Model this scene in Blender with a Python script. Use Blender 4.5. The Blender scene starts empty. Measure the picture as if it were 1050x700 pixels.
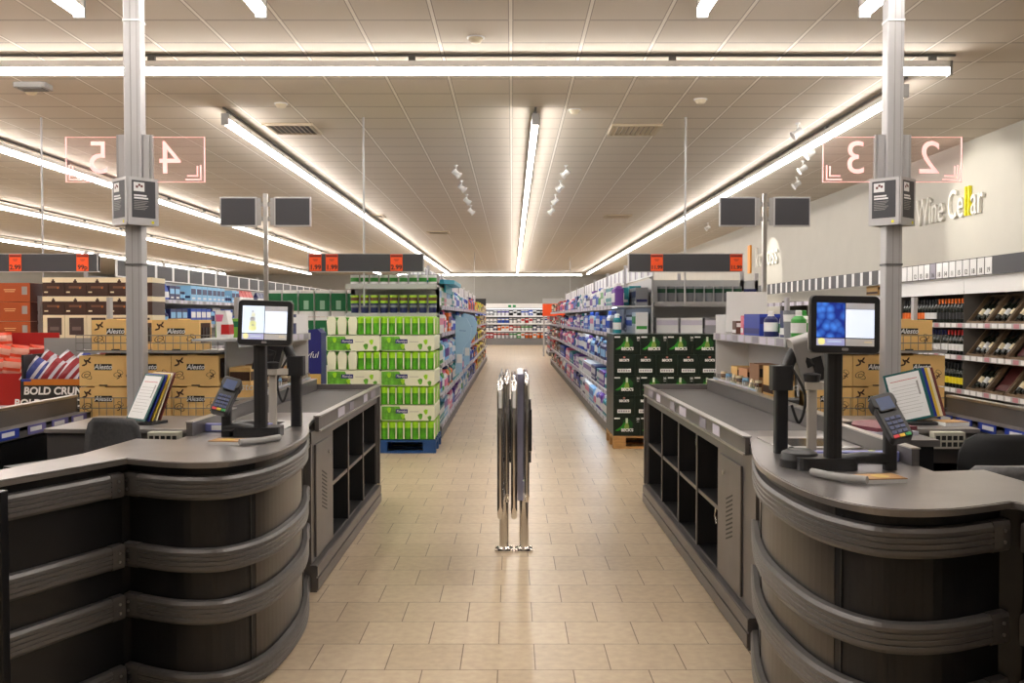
import bpy, bmesh, math, random
from mathutils import Matrix, Vector
random.seed(7)
sc = bpy.context.scene
C = sc.collection
PI = math.pi

# ------------------------------------------------------------------ camera, world, exposure
cam_d = bpy.data.cameras.new('camera')
cam_d.sensor_width = 36.0
cam_d.lens = 36.0 * 960.0 / 1050.0
cam_d.clip_end = 200
cam = bpy.data.objects.new('camera', cam_d)
C.objects.link(cam)
cam.location = (0, 0, 1.48)
cam.rotation_euler = (math.radians(90 - 1.49), 0, 0)
sc.camera = cam
world = bpy.data.worlds.new('world')
sc.world = world
world.use_nodes = True
world.node_tree.nodes['Background'].inputs[0].default_value = (0.9, 0.92, 1.0, 1)
world.node_tree.nodes['Background'].inputs[1].default_value = 0.05
sc.view_settings.view_transform = 'Standard'
sc.view_settings.look = 'None'
sc.view_settings.gamma = 1
sc.view_settings.exposure = 0.78
sc.view_settings.use_curve_mapping = False
LIGHT_E = 17.0

# ------------------------------------------------------------------ materials
def new_mat(name):
    m = bpy.data.materials.new(name)
    m.use_nodes = True
    return m, m.node_tree, m.node_tree.nodes['Principled BSDF']

_mc = {}
def mat(col, rough=0.5, metal=0.0, var=0.0, scale=8.0, emit=0.0, name=None, stretch=None, bump=0.0, trans=0.0, coat=0.0):
    key = (tuple(col), rough, metal, var, scale, emit, name, stretch, bump, trans, coat)
    if key in _mc: return _mc[key]
    m, nt, b = new_mat(name or 'surface')
    b.inputs['Base Color'].default_value = (*col, 1)
    b.inputs['Roughness'].default_value = rough
    b.inputs['Metallic'].default_value = metal
    if coat: b.inputs['Coat Weight'].default_value = coat
    if trans:
        b.inputs['Transmission Weight'].default_value = trans
    if emit:
        b.inputs['Emission Color'].default_value = (*col, 1)
        b.inputs['Emission Strength'].default_value = emit
    if var or bump:
        tc = nt.nodes.new('ShaderNodeTexCoord'); mp = nt.nodes.new('ShaderNodeMapping')
        if stretch: mp.inputs['Scale'].default_value = stretch
        nz = nt.nodes.new('ShaderNodeTexNoise'); nz.inputs['Scale'].default_value = scale; nz.inputs['Detail'].default_value = 4
        nt.links.new(tc.outputs['Object'], mp.inputs['Vector']); nt.links.new(mp.outputs[0], nz.inputs['Vector'])
        if var:
            rp = nt.nodes.new('ShaderNodeValToRGB')
            rp.color_ramp.elements[0].position = 0.3; rp.color_ramp.elements[1].position = 0.7
            rp.color_ramp.elements[0].color = (*[max(0, c * (1 - var)) for c in col], 1)
            rp.color_ramp.elements[1].color = (*[min(1, c * (1 + var)) for c in col], 1)
            nt.links.new(nz.outputs['Fac'], rp.inputs[0]); nt.links.new(rp.outputs[0], b.inputs['Base Color'])
        if bump:
            bp = nt.nodes.new('ShaderNodeBump'); bp.inputs['Strength'].default_value = bump; bp.inputs['Distance'].default_value = 0.01
            nt.links.new(nz.outputs['Fac'], bp.inputs['Height']); nt.links.new(bp.outputs[0], b.inputs['Normal'])
    _mc[key] = m
    return m

def srgb(r, g, b):
    f = lambda c: (c / 255 / 12.92) if c / 255 <= 0.04045 else ((c / 255 + 0.055) / 1.055) ** 2.4
    return (f(r), f(g), f(b))

def floor_mat():
    m, nt, b = new_mat('floor_tiles')
    tc = nt.nodes.new('ShaderNodeTexCoord'); mp = nt.nodes.new('ShaderNodeMapping')
    mp.inputs['Location'].default_value = (0.06, -3.88 + 0.31 * 14, 0)
    br = nt.nodes.new('ShaderNodeTexBrick')
    br.offset = 0.5; br.squash = 1
    br.inputs['Scale'].default_value = 1
    br.inputs['Brick Width'].default_value = 0.317
    br.inputs['Row Height'].default_value = 0.311
    br.inputs['Mortar Size'].default_value = 0.0028
    br.inputs['Mortar Smooth'].default_value = 0.3
    br.inputs['Color1'].default_value = (*srgb(205, 186, 158), 1)
    br.inputs['Color2'].default_value = (*srgb(195, 175, 147), 1)
    br.inputs['Mortar'].default_value = (*srgb(120, 98, 76), 1)
    nz = nt.nodes.new('ShaderNodeTexNoise'); nz.inputs['Scale'].default_value = 22; nz.inputs['Detail'].default_value = 8
    mx = nt.nodes.new('ShaderNodeMixRGB'); mx.blend_type = 'OVERLAY'; mx.inputs[0].default_value = 0.28
    nt.links.new(tc.outputs['Object'], mp.inputs[0]); nt.links.new(mp.outputs[0], br.inputs['Vector']); nt.links.new(mp.outputs[0], nz.inputs['Vector'])
    nt.links.new(br.outputs['Color'], mx.inputs[1]); nt.links.new(nz.outputs['Fac'], mx.inputs[2]); nt.links.new(mx.outputs[0], b.inputs['Base Color'])
    bp = nt.nodes.new('ShaderNodeBump'); bp.inputs['Strength'].default_value = 0.25; bp.inputs['Distance'].default_value = 0.003; bp.invert = True
    nt.links.new(br.outputs['Fac'], bp.inputs['Height']); nt.links.new(bp.outputs[0], b.inputs['Normal'])
    b.inputs['Roughness'].default_value = 0.34
    b.inputs['Specular IOR Level'].default_value = 0.5
    return m

def ceiling_mat():
    m, nt, b = new_mat('ceiling_tiles')
    tc = nt.nodes.new('ShaderNodeTexCoord'); sp = nt.nodes.new('ShaderNodeSeparateXYZ')
    nt.links.new(tc.outputs['Object'], sp.inputs[0])
    def math_(op, a, bb=None):
        n = nt.nodes.new('ShaderNodeMath'); n.operation = op
        if isinstance(a, (int, float)): n.inputs[0].default_value = a
        else: nt.links.new(a, n.inputs[0])
        if bb is not None:
            if isinstance(bb, (int, float)): n.inputs[1].default_value = bb
            else: nt.links.new(bb, n.inputs[1])
        return n.outputs[0]
    def dist(o, period, phase):
        a = math_('ADD', o, phase + period * 100)
        a = math_('MODULO', a, period)
        a = math_('SUBTRACT', a, period / 2)
        a = math_('ABSOLUTE', a)
        return math_('SUBTRACT', period / 2, a)
    dx = dist(sp.outputs['X'], 0.6, 0.01); dy = dist(sp.outputs['Y'], 0.6, -7.35)
    lx = math_('LESS_THAN', dx, 0.013); ly = math_('LESS_THAN', dy, 0.002)
    gx = math_('LESS_THAN', dx, 0.020); gy = math_('LESS_THAN', dy, 0.016)
    groove_shade = math_('MAXIMUM', gx, gy); bar = math_('MAXIMUM', lx, ly)  # dark edges: shade of the recessed tile rims, put into the colour
    nz = nt.nodes.new('ShaderNodeTexNoise'); nz.inputs['Scale'].default_value = 0.35; nz.inputs['Detail'].default_value = 2
    nt.links.new(tc.outputs['Object'], nz.inputs[0])
    rp = nt.nodes.new('ShaderNodeValToRGB')
    rp.color_ramp.elements[0].color = (*srgb(196, 186, 172), 1); rp.color_ramp.elements[1].color = (*srgb(210, 201, 188), 1)
    nt.links.new(nz.outputs['Fac'], rp.inputs[0])
    m1 = nt.nodes.new('ShaderNodeMixRGB'); nt.links.new(groove_shade, m1.inputs[0]); nt.links.new(rp.outputs[0], m1.inputs[1]); m1.inputs[2].default_value = (*srgb(150, 139, 127), 1)
    m2 = nt.nodes.new('ShaderNodeMixRGB'); nt.links.new(bar, m2.inputs[0]); nt.links.new(m1.outputs[0], m2.inputs[1]); m2.inputs[2].default_value = (*srgb(232, 226, 216), 1)
    nt.links.new(m2.outputs[0], b.inputs['Base Color'])
    b.inputs['Roughness'].default_value = 0.8
    return m

SIDEP_SHEEN = mat((0.10, 0.092, 0.086), 0.30, 0.85, var=0.08, scale=3, name='brushed_panel_sheen')
STEEL = mat((0.60, 0.58, 0.56), 0.30, 1.0, var=0.06, scale=6, name='brushed_steel', stretch=(1, 12, 1))
TOPSTEEL = mat((0.34, 0.32, 0.31), 0.30, 0.85, var=0.12, scale=4, name='worktop_steel')
CHROME = mat((0.75, 0.73, 0.70), 0.08, 1.0, name='chrome')
DPANEL = mat((0.014, 0.014, 0.016), 0.30, 0.3, var=0.15, scale=3, name='anthracite_panel')
RUBBER = mat((0.125, 0.117, 0.113), 0.36, 0.35, name='bumper_plastic')
CABIN = mat((0.185, 0.172, 0.168), 0.38, 0.6, var=0.07, scale=4, name='cabinet_metal')
BELT = mat((0.075, 0.068, 0.067), 0.5, 0.0, var=0.08, scale=12, name='conveyor_rubber')
DARK = mat((0.012, 0.012, 0.013), 0.5, name='black_interior')
BLACK = mat((0.022, 0.022, 0.024), 0.38, name='black_plastic')
GLOSSB = mat((0.01, 0.01, 0.012), 0.12, name='gloss_black')
GREYP = mat((0.33, 0.32, 0.31), 0.45, name='grey_plastic')
BEIGE = mat((0.50, 0.46, 0.40), 0.45, name='beige_plastic')
POSTM = mat((0.46, 0.45, 0.455), 0.4, 0.2, name='post_paint')
WHITE = mat((0.80, 0.80, 0.80), 0.5, name='white_card')
SHELFM = mat((0.46, 0.46, 0.465), 0.4, 0.1, name='shelf_paint')
SIGND = mat((0.045, 0.045, 0.052), 0.5, name='sign_dark')
ORANGE = mat(srgb(245, 84, 20), 0.5, name='orange_card')
INK = mat((0.01, 0.01, 0.01), 0.6, name='black_ink')
LILAC = mat(srgb(205, 200, 215), 0.5, name='price_tag_paper')
LILAC2 = mat(srgb(150, 145, 158), 0.5, name='price_tag_grey')
WOOD = mat(srgb(186, 140, 84), 0.6, var=0.25, scale=6, name='pallet_wood', stretch=(1, 12, 12))
CRATEW = mat(srgb(112, 92, 70), 0.6, var=0.25, scale=6, name='crate_wood', stretch=(1, 1, 8))
TAN = mat(srgb(236, 194, 124), 0.6, var=0.05, scale=5, name='tan_cardboard')
BROWN = mat(srgb(70, 42, 26), 0.7, name='brown_print')
WIRE = mat((0.25, 0.24, 0.23), 0.35, 0.8, name='wire')
FABRIC = mat((0.045, 0.044, 0.046), 0.85, var=0.2, scale=60, name='chair_fabric')
YELLOW = mat(srgb(235, 225, 20), 0.5, name='yellow')
NAVY = mat(srgb(28, 32, 110), 0.45, name='navy_card')

def emis(col, e, name):
    m, nt, b = new_mat(name)
    b.inputs['Base Color'].default_value = (0.8, 0.8, 0.8, 1)
    b.inputs['Emission Color'].default_value = (*col, 1)
    b.inputs['Emission Strength'].default_value = e
    return m
LAMP = emis((1.0, 0.95, 0.905), LIGHT_E, 'lamp_diffuser')
LAMPFAR = LAMP
PINK = emis(srgb(255, 128, 122), 0.50, 'pink_edge_lit_print')
FRIDGEL = emis((0.95, 0.97, 1.0), 4.0, 'fridge_lamp')
LEDB = emis((0.75, 0.86, 1.0), 5.0, 'shelf_led')

def glass_mat(col, alpha, name, rough=0.05):
    m, nt, b = new_mat(name)
    b.inputs['Base Color'].default_value = (*col, 1)
    b.inputs['Roughness'].default_value = rough
    b.inputs['Alpha'].default_value = alpha
    return m
SIGNGLASS = glass_mat(srgb(235, 190, 180), 0.10, 'clear_acrylic')

# ------------------------------------------------------------------ mesh building
class MB:
    def __init__(s):
        s.v = []; s.f = []; s.m = []; s.sm = []; s.mats = []; s.M = Matrix.Identity(4)
    def mi(s, m):
        if m not in s.mats: s.mats.append(m)
        return s.mats.index(m)
    def add(s, vs, fs, m, smooth=False):
        o = len(s.v); k = s.mi(m)
        flip = s.M.determinant() < 0
        for p in vs: s.v.append(s.M @ Vector(p))
        for f in fs:
            f = [i + o for i in f]
            if flip: f.reverse()
            s.f.append(f); s.m.append(k); s.sm.append(smooth)
        return s
    def box(s, x0, x1, y0, y1, z0, z1, m, taper=None):
        if x0 > x1: x0, x1 = x1, x0
        if y0 > y1: y0, y1 = y1, y0
        if z0 > z1: z0, z1 = z1, z0
        vs = [(x0, y0, z0), (x1, y0, z0), (x1, y1, z0), (x0, y1, z0), (x0, y0, z1), (x1, y0, z1), (x1, y1, z1), (x0, y1, z1)]
        if taper:
            cx, cy = (x0 + x1) / 2, (y0 + y1) / 2
            vs = vs[:4] + [(cx + (x - cx) * taper[0], cy + (y - cy) * taper[1], z) for x, y, z in vs[4:]]
        return s.add(vs, [(0, 3, 2, 1), (4, 5, 6, 7), (0, 1, 5, 4), (1, 2, 6, 5), (2, 3, 7, 6), (3, 0, 4, 7)], m)
    def rbox(s, x0, x1, y0, y1, z0, z1, m, r=0.01, axis='y', n=3):
        """box with rounded edges along AXIS (rounded rectangle extruded)"""
        if axis == 'y': a0, a1, b0, b1, c0, c1 = x0, x1, z0, z1, y0, y1; f = lambda a, b, c: (a, c, b)
        elif axis == 'z': a0, a1, b0, b1, c0, c1 = x0, x1, y0, y1, z0, z1; f = lambda a, b, c: (a, b, c)
        else: a0, a1, b0, b1, c0, c1 = y0, y1, z0, z1, x0, x1; f = lambda a, b, c: (c, a, b)
        pts = []
        for (cx, cy, st) in ((a1 - r, b1 - r, 0), (a0 + r, b1 - r, 1), (a0 + r, b0 + r, 2), (a1 - r, b0 + r, 3)):
            for k in range(n + 1):
                t = (st + k / n) * PI / 2
                pts.append((cx + r * math.cos(t), cy + r * math.sin(t)))
        N = len(pts)
        vs = [f(a, b, c0) for a, b in pts] + [f(a, b, c1) for a, b in pts]
        fs = [list(range(N))[::-1], list(range(N, 2 * N))] + [(i, (i + 1) % N, N + (i + 1) % N, N + i) for i in range(N)]
        if axis == 'y': fs = [list(q)[::-1] for q in fs]
        return s.add(vs, fs, m)
    def prism(s, poly, z0, z1, m, side=None):
        N = len(poly)
        area = sum(poly[i][0] * poly[(i + 1) % N][1] - poly[(i + 1) % N][0] * poly[i][1] for i in range(N))
        if area < 0: poly = poly[::-1]
        vs = [(x, y, z0) for x, y in poly] + [(x, y, z1) for x, y in poly]
        s.add(vs, [list(range(N))[::-1], list(range(N, 2 * N))], m)
        return s.add(vs, [(i, (i + 1) % N, N + (i + 1) % N, N + i) for i in range(N)], side or m)
    def quad(s, a, b, c, d, m):
        return s.add([a, b, c, d], [(0, 1, 2, 3)], m)
    def lathe(s, prof, m, n=14, c=(0, 0, 0), mats=None, cap=True):
        cx, cy, cz = c; vs = []; L = len(prof)
        for r, z in prof:
            for k in range(n):
                t = 2 * PI * k / n
                vs.append((cx + r * math.cos(t), cy + r * math.sin(t), cz + z))
        for i in range(L - 1):
            fs = [(i * n + k, i * n + (k + 1) % n, (i + 1) * n + (k + 1) % n, (i + 1) * n + k) for k in range(n)]
            o = len(s.v)
            idx = sorted({j for f in fs for j in f}); mp = {j: q for q, j in enumerate(idx)}
            s.add([vs[j] for j in idx], [tuple(mp[j] for j in f) for f in fs], mats[i] if mats else m, True)
        if cap:
            s.add(vs[:n], [list(range(n))[::-1]], mats[0] if mats else m)
            s.add(vs[-n:], [list(range(n))], mats[-1] if mats else m)
        return s
    def tube(s, pts, r, m, n=10, closed=False, cap=True):
        pts = [Vector(p) for p in pts]; L = len(pts); rs = r if isinstance(r, (list, tuple)) else [r] * L
        vs = []; up = Vector((0, 0, 1)); prev = None
        for i, p in enumerate(pts):
            if closed: d = pts[(i + 1) % L] - pts[i - 1]
            else: d = pts[min(i + 1, L - 1)] - pts[max(i - 1, 0)]
            d.normalize()
            if prev is None:
                a = d.cross(up)
                if a.length < 1e-3: a = d.cross(Vector((1, 0, 0)))
            else:
                a = prev - d * prev.dot(d)
            a.normalize(); prev = a; b = d.cross(a)
            for k in range(n):
                t = 2 * PI * k / n
                vs.append(p + (a * math.cos(t) + b * math.sin(t)) * rs[i])
        fs = []
        for i in range(L if closed else L - 1):
            j = (i + 1) % L
            for k in range(n):
                fs.append((i * n + (k + 1) % n, i * n + k, j * n + k, j * n + (k + 1) % n))
        s.add(vs, fs, m, True)
        if cap and not closed:
            s.add(vs[:n], [list(range(n))], m); s.add(vs[-n:], [list(range(n))[::-1]], m)
        return s
    def sweep(s, path, prof, m, cap=True):
        """path: list of (x,y); prof: list of (outward offset, z), outward = to the right-hand normal of travel"""
        L = len(path); P = len(prof); vs = []
        for i in range(L):
            a = Vector(path[max(i - 1, 0)]); b = Vector(path[min(i + 1, L - 1)])
            d = (b - a).normalized(); nrm = Vector((d.y, -d.x))
            for o, z in prof:
                q = Vector(path[i]) + nrm * o
                vs.append((q.x, q.y, z))
        fs = [(i * P + k, (i + 1) * P + k, (i + 1) * P + k + 1, i * P + k + 1) for i in range(L - 1) for k in range(P - 1)]
        s.add(vs, fs, m, False)
        if cap:
            s.add(vs[:P], [list(range(P))], m); s.add(vs[-P:], [list(range(P))[::-1]], m)
        return s
    def text(s, txt, size, m, M, ext=0.0, shear=0.0, align='CENTER', bold=0.0):
        vs, fs = text_mesh(txt, size, ext, shear, align, bold)
        old = s.M; s.M = old @ M; s.add(vs, fs, m); s.M = old
        return s
    def mesh(s, name):
        me = bpy.data.meshes.new(name)
        me.from_pydata([tuple(v) for v in s.v], [], s.f)
        for m in s.mats: me.materials.append(m)
        me.polygons.foreach_set('material_index', s.m); me.polygons.foreach_set('use_smooth', s.sm)
        me.update()
        return me
    def build(s, name, parent=None, loc=None, bevel=0, fix=False):
        me = s.mesh(name)
        if fix:
            bm = bmesh.new(); bm.from_mesh(me); bmesh.ops.recalc_face_normals(bm, faces=bm.faces); bm.to_mesh(me); bm.free()
        o = bpy.data.objects.new(name, me); C.objects.link(o)
        if parent: o.parent = parent
        if loc: o.location = loc
        if bevel:
            b = o.modifiers.new('bevel', 'BEVEL'); b.width = bevel; b.segments = 2; b.limit_method = 'ANGLE'; b.angle_limit = 0.7
        return o

_tc = {}
def text_mesh(txt, size, ext, shear, align, bold=0.0):
    key = (txt, size, ext, shear, align, bold)
    if key in _tc: return _tc[key]
    cu = bpy.data.curves.new('lettering', 'FONT'); cu.body = txt; cu.size = size; cu.extrude = ext; cu.shear = shear; cu.align_x = align; cu.align_y = 'CENTER'
    cu.resolution_u = 4; cu.offset = bold
    o = bpy.data.objects.new('lettering', cu); C.objects.link(o)
    dg = bpy.context.evaluated_depsgraph_get()
    me = bpy.data.meshes.new_from_object(o.evaluated_get(dg))
    vs = [tuple(v.co) for v in me.vertices]; fs = [tuple(p.vertices) for p in me.polygons]
    bpy.data.objects.remove(o); bpy.data.curves.remove(cu); bpy.data.meshes.remove(me)
    _tc[key] = (vs, fs)
    return _tc[key]

def T(x, y, z): return Matrix.Translation((x, y, z))
def R(a, ax): return Matrix.Rotation(math.radians(a), 4, ax)
FRONT = R(90, 'X')     # text lying in XY, upright facing -Y

def tag(o, label=None, cat=None, group=None, kind=None):
    if label: o['label'] = label
    if cat: o['category'] = cat
    if group: o['group'] = group
    if kind: o['kind'] = kind
    return o
def thing(name, label, cat, loc=(0, 0, 0), rz=0, group=None):
    o = bpy.data.objects.new(name, None); C.objects.link(o); o.empty_display_size = 0.1
    o.location = loc; o.rotation_euler = (0, 0, math.radians(rz))
    return tag(o, label, cat, group)
def struct(mb, name):
    return tag(mb.build(name), kind='structure')
def kids(o): return [c for c in bpy.data.objects if c.parent == o]
_kids = {}
def copy_tree(o, parent=None):
    c = o.copy(); C.objects.link(c)
    if parent: c.parent = parent
    if o.name not in _kids: _kids[o.name] = list(o.children)
    for ch in _kids[o.name]: copy_tree(ch, c)
    return c
def dup(o, loc, rz=0, label=None, group=None):
    c = copy_tree(o); c.location = loc; c.rotation_euler = (0, 0, math.radians(rz))
    return tag(c, label, None, group)

def smooth_path(pts, n=5):
    out = []
    P = [Vector(p) for p in pts]
    for i in range(len(P) - 1):
        p0 = P[max(i - 1, 0)]; p1 = P[i]; p2 = P[i + 1]; p3 = P[min(i + 2, len(P) - 1)]
        for k in range(n):
            t = k / n
            q = 0.5 * ((2 * p1) + (-p0 + p2) * t + (2 * p0 - 5 * p1 + 4 * p2 - p3) * t * t + (-p0 + 3 * p1 - 3 * p2 + p3) * t ** 3)
            out.append(tuple(q))
    out.append(tuple(P[-1]))
    return out

# ------------------------------------------------------------------ setting
X0, X1, Y0, Y1, H = -22.0, 6.0, -5.0, 51.0, 3.79
mb = MB(); mb.box(X0, X1, Y0, Y1, -0.1, 0, floor_mat()); struct(mb, 'floor')
mb = MB(); mb.box(X0, X1, Y0, Y1, H, H + 0.1, ceiling_mat()); struct(mb, 'ceiling')
WALL = mat(srgb(188, 184, 174), 0.7, var=0.03, scale=2, name='wall_paint')
WALLG = mat(srgb(158, 156, 150), 0.7, var=0.03, scale=2, name='wall_paint_grey')
mb = MB(); mb.box(X1, X1 + 0.1, Y0, Y1, -0.1, H + 0.1, WALL); struct(mb, 'wall_right')
mb = MB(); mb.box(X0 - 0.1, X0, Y0, Y1, -0.1, H + 0.1, WALL); struct(mb, 'wall_left')
mb = MB(); mb.box(X0, X1, Y1, Y1 + 0.1, -0.1, H + 0.1, WALLG); struct(mb, 'wall_back')
mb = MB(); mb.box(X0, X1, Y0 - 0.1, Y0, -0.1, H + 0.1, WALLG); struct(mb, 'wall_front')

# ------------------------------------------------------------------ ceiling luminaires
HOUS = mat((0.72, 0.70, 0.67), 0.45, 0.2, name='lamp_housing')
DGREY = mat((0.12, 0.115, 0.11), 0.5, name='dark_rail')
def luminaire(label, x0, x1, y0, y1, group=None):
    """continuous strip light, long axis along X or Y"""
    t = thing('strip_light', label, 'ceiling light', ((x0 + x1) / 2, (y0 + y1) / 2, 3.6), group=group)
    ax = abs(x1 - x0) > abs(y1 - y0)
    L = (x1 - x0 if ax else y1 - y0) / 2
    rot = R(-90, 'Z') if ax else Matrix.Identity(4)
    b = MB(); b.M = rot; b.box(-0.04, 0.04, -L, L, 0.07, 0.125, HOUS); b.build('housing', t)
    b = MB(); b.M = rot; b.rbox(-0.033, 0.033, -L + 0.01, L - 0.01, 0.012, 0.0695, LAMP, 0.012, 'y', 2); b.build('diffuser', t)
    b = MB(); b.M = rot; b.box(-0.012, 0.012, -L - 0.05, L + 0.05, 0.172, 0.186, DGREY)
    k = -L + 0.15
    while k <= L:
        b.box(-0.02, 0.02, k - 0.03, k + 0.03, 0.12, 0.172, DGREY); k += max((2 * L - 0.3) / max(1, int(L)), 0.4)
    b.build('mounting_rail', t)
    for e in (-L, L):
        b = MB(); b.M = rot; b.box(-0.04, 0.04, e - 0.012, e + 0.012, 0.0, 0.126, GREYP); b.build('end_cap', t)
luminaire('long strip light running straight down the middle aisle', 0.26, 0.26, 10.4, 47)
luminaire('long strip light over the shelving behind the green paper pallet', -3.17, -3.17, 10.4, 47)
luminaire('long strip light over the shelving behind the beer cases', 3.79, 3.79, 9.1, 47)
luminaire('long strip light that passes beside the lane five and four signs', -6.6, -6.6, 1.5, 47)
luminaire('second long strip light out beyond the lane five sign', -10.1, -10.1, 1.5, 47)
luminaire('outermost long strip light over the far shelving beyond lane five', -14.4, -14.4, 1.5, 47)
luminaire('wide strip light crossing the store above the front of the aisle', -7.9, 3.85, 8.3, 8.3)
luminaire('strip light crossing the far end of the store over the chillers', -5.9, 3.6, 48.2, 48.2)
for x, nm in ((-3.07, 'outer short strip light over lane four, beside the post'), (-1.78, 'short strip light over the lane four worktop'),
              (1.35, 'short strip light over the lane three worktop'), (2.5, 'outer short strip light over lane three, beside the post')):
    luminaire(nm, x, x, 1.2, 6.7)

# track spots, vents, detectors, hanging rods
b = MB()
sp_t = thing('spotlight', 'white spotlight above the middle aisle', 'spotlight', (0, 0, H), group='white spotlights along the middle aisle')
b = MB(); b.lathe([(0.035, 0), (0.035, -0.02), (0.012, -0.025), (0.012, -0.09)], WHITE, 12); b.build('mount', sp_t, fix=True)
b = MB(); b.M = T(0, 0, -0.15) @ R(55, 'X'); b.lathe([(0.055, 0.07), (0.05, -0.03), (0.075, -0.09), (0.068, -0.09)], WHITE, 14); b.lathe([(0.066, -0.075), (0.066, -0.07)], DGREY, 14); b.build('lamp_head', sp_t, fix=True)
sps = [(-0.85, 14.3), (-0.85, 15.9), (-0.85, 17.7), (-0.85, 19.4), (0.82, 14.3), (0.82, 15.9), (0.82, 17.7), (0.82, 19.4)]
for i, (x, y) in enumerate(sps):
    o = sp_t if i == 0 else dup(sp_t, (x, y, H)); o.location = (x, y, H); o.scale = (0.8, 0.8, 0.8); o.rotation_euler.z = math.radians(60 if x > 0 else -60)
for x, y in ((3.4, 11.2), (4.0, 12.6), (4.3, 13.9), (4.7, 15.5), (4.75, 19.5), (4.8, 23.0)):
    dup(sp_t, (x, y, H), 90, 'white spotlight aimed at the wall with the wine lettering', 'spotlights aimed at the wall with the wine lettering')

def spot(name, loc, target, power, size=40, blend=0.4):
    l = bpy.data.lights.new(name, 'SPOT'); l.energy = power; l.spot_size = math.radians(size); l.spot_blend = blend; l.color = (1, 0.95, 0.85); l.shadow_soft_size = 0.05
    o = bpy.data.objects.new(name, l); C.objects.link(o); o.location = loc
    o.rotation_euler = (Vector(target) - Vector(loc)).to_track_quat('-Z', 'Y').to_euler()
spot('wall_spot', (4.15, 12.5, 3.55), (6.0, 12.0, 2.8), 75, 62, 0.5)
spot('wall_spot_far', (4.75, 21.6, 3.55), (6.0, 21.6, 2.6), 60, 55, 0.25)
spot('wall_spot_back', (-3.8, 47.6, 3.5), (-4.2, 51, 2.4), 90, 75, 0.2)

vt = thing('ceiling_vent', 'square slatted vent in the ceiling tiles over the lane four side', 'ceiling vent', (0, 0, H))
b = MB(); b.box(-0.29, 0.29, -0.29, 0.29, -0.012, -0.001, DGREY); b.build('backing', vt)
b = MB()
for i in range(9):
    b.M = T(-0.24 + i * 0.06, 0, -0.02) @ R(35, 'Y'); b.box(-0.025, 0.025, -0.26, 0.26, -0.002, 0.002, mat(srgb(190, 175, 150), 0.5, name='vent_paint'))
b.build('slat', vt)
b = MB()
VP_ = mat(srgb(190, 175, 150), 0.5, name='vent_paint')
for q in ((-0.3, 0.3, -0.3, -0.26), (-0.3, 0.3, 0.26, 0.3), (-0.3, -0.26, -0.26, 0.26), (0.26, 0.3, -0.26, 0.26)): b.box(*q, -0.03, -0.001, VP_)
b.build('frame', vt)
for i, (x, y, l) in enumerate([(-2.68, 11.5, 'slatted vent over the lane four side between two strip lights'), (1.5, 11.55, 'slatted vent over the lane three side between two strip lights'),
                  (-3.2, 21.4, 'small slatted vent deeper in the store beside the strip light over the green paper pallet'), (2.4, 21.4, 'small slatted vent deeper in the store over the beer case shelving'),
                  (-2.0, 25.5, 'long vent deeper in the store between the spotlights and the green pallet shelving')]):
    o = vt if i == 0 else dup(vt, (x, y, H)); o.location = (x, y, H); tag(o, l)
dt = thing('smoke_detector', 'round smoke detector beside the strip light, lane three side', 'smoke detector', (2.0, 10.0, H))
b = MB(); b.lathe([(0.06, 0), (0.06, -0.02), (0.04, -0.045), (0.015, -0.05)], mat(srgb(225, 215, 190), 0.5), 16); b.build('body', dt, fix=True)
b = MB(); b.lathe([(0.075, 0), (0.075, -0.008)], WHITE, 16); b.build('base_plate', dt, fix=True)
for x, y, l in ((-4.9, 9.6, 'round smoke detector beyond the post of lanes four and five'), (-0.3, 7.8, 'round detector just in front of the crossing strip light'),
                (0.7, 10.5, 'small round detector near the start of the middle strip light'), (-2.5, 10.2, 'small round detector beside the slatted vent, lane four side')):
    dup(dt, (x, y, H), 0, l)
ht = thing('cassette_unit', 'small dark boxed sensor on the ceiling beyond lane five', 'ceiling sensor', (-4.75, 9.35, H))
b = MB(); b.rbox(-0.16, 0.16, -0.1, 0.1, -0.05, 0, GREYP, 0.03, 'z'); b.build('housing', ht)
b = MB(); b.box(-0.12, 0.12, -0.07, 0.07, -0.06, -0.05, DGREY); b.build('grille', ht)

# ------------------------------------------------------------------ wall lettering
def lettering(name, label, txt_parts, M, size, ext=0.02):
    t = thing(name, label, 'wall sign', M.translation)
    off = T(*(-M.translation))
    for nm, txt, m, align, dx in txt_parts:
        b = MB(); b.text(txt, size, m, off @ M @ T(dx, 0, 0), ext, 0, align); b.build(nm, t)
    return t
M_W = Matrix(((0, 0, -1, 5.975), (-1, 0, 0, 13.85), (0, 1, 0, 2.98), (0, 0, 0, 1))) @ Matrix.Scale(0.70, 4, (1, 0, 0))
WL = mat(srgb(225, 222, 212), 0.5, name='letter_white')
ws = text_mesh('Wine Ce', 0.56, 0.02, 0, 'LEFT')
wid = max(v[0] for v in ws[0]); wl = text_mesh('ll', 0.56, 0.02, 0, 'LEFT'); wid2 = max(v[0] for v in wl[0])
lettering('wall_lettering', 'raised pale wine lettering with two yellow strokes on the wall', [('lettering', 'Wine Ce', WL, 'LEFT', 0), ('yellow_letters', 'll', YELLOW, 'LEFT', wid + 0.02), ('end_letters', 'ar', WL, 'LEFT', wid + wid2 + 0.07)], M_W, 0.56)
M_W2 = Matrix(((0, 0, -1, 5.975), (-1, 0, 0, 23.6), (0, 1, 0, 2.9), (0, 0, 0, 1)))
lt = lettering('wall_lettering', 'faint pale lettering with an orange bar further along the wall', [('lettering', 'ko..oss', WL, 'LEFT', 0.6)], M_W2, 0.7)
b = MB(); b.box(-0.02, 0.02, -0.12, 0.12, -0.32, 0.38, mat(srgb(245, 165, 60), 0.5, name='amber')); o = b.build('orange_bar', lt); tag(o, 'orange upright bar')

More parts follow.
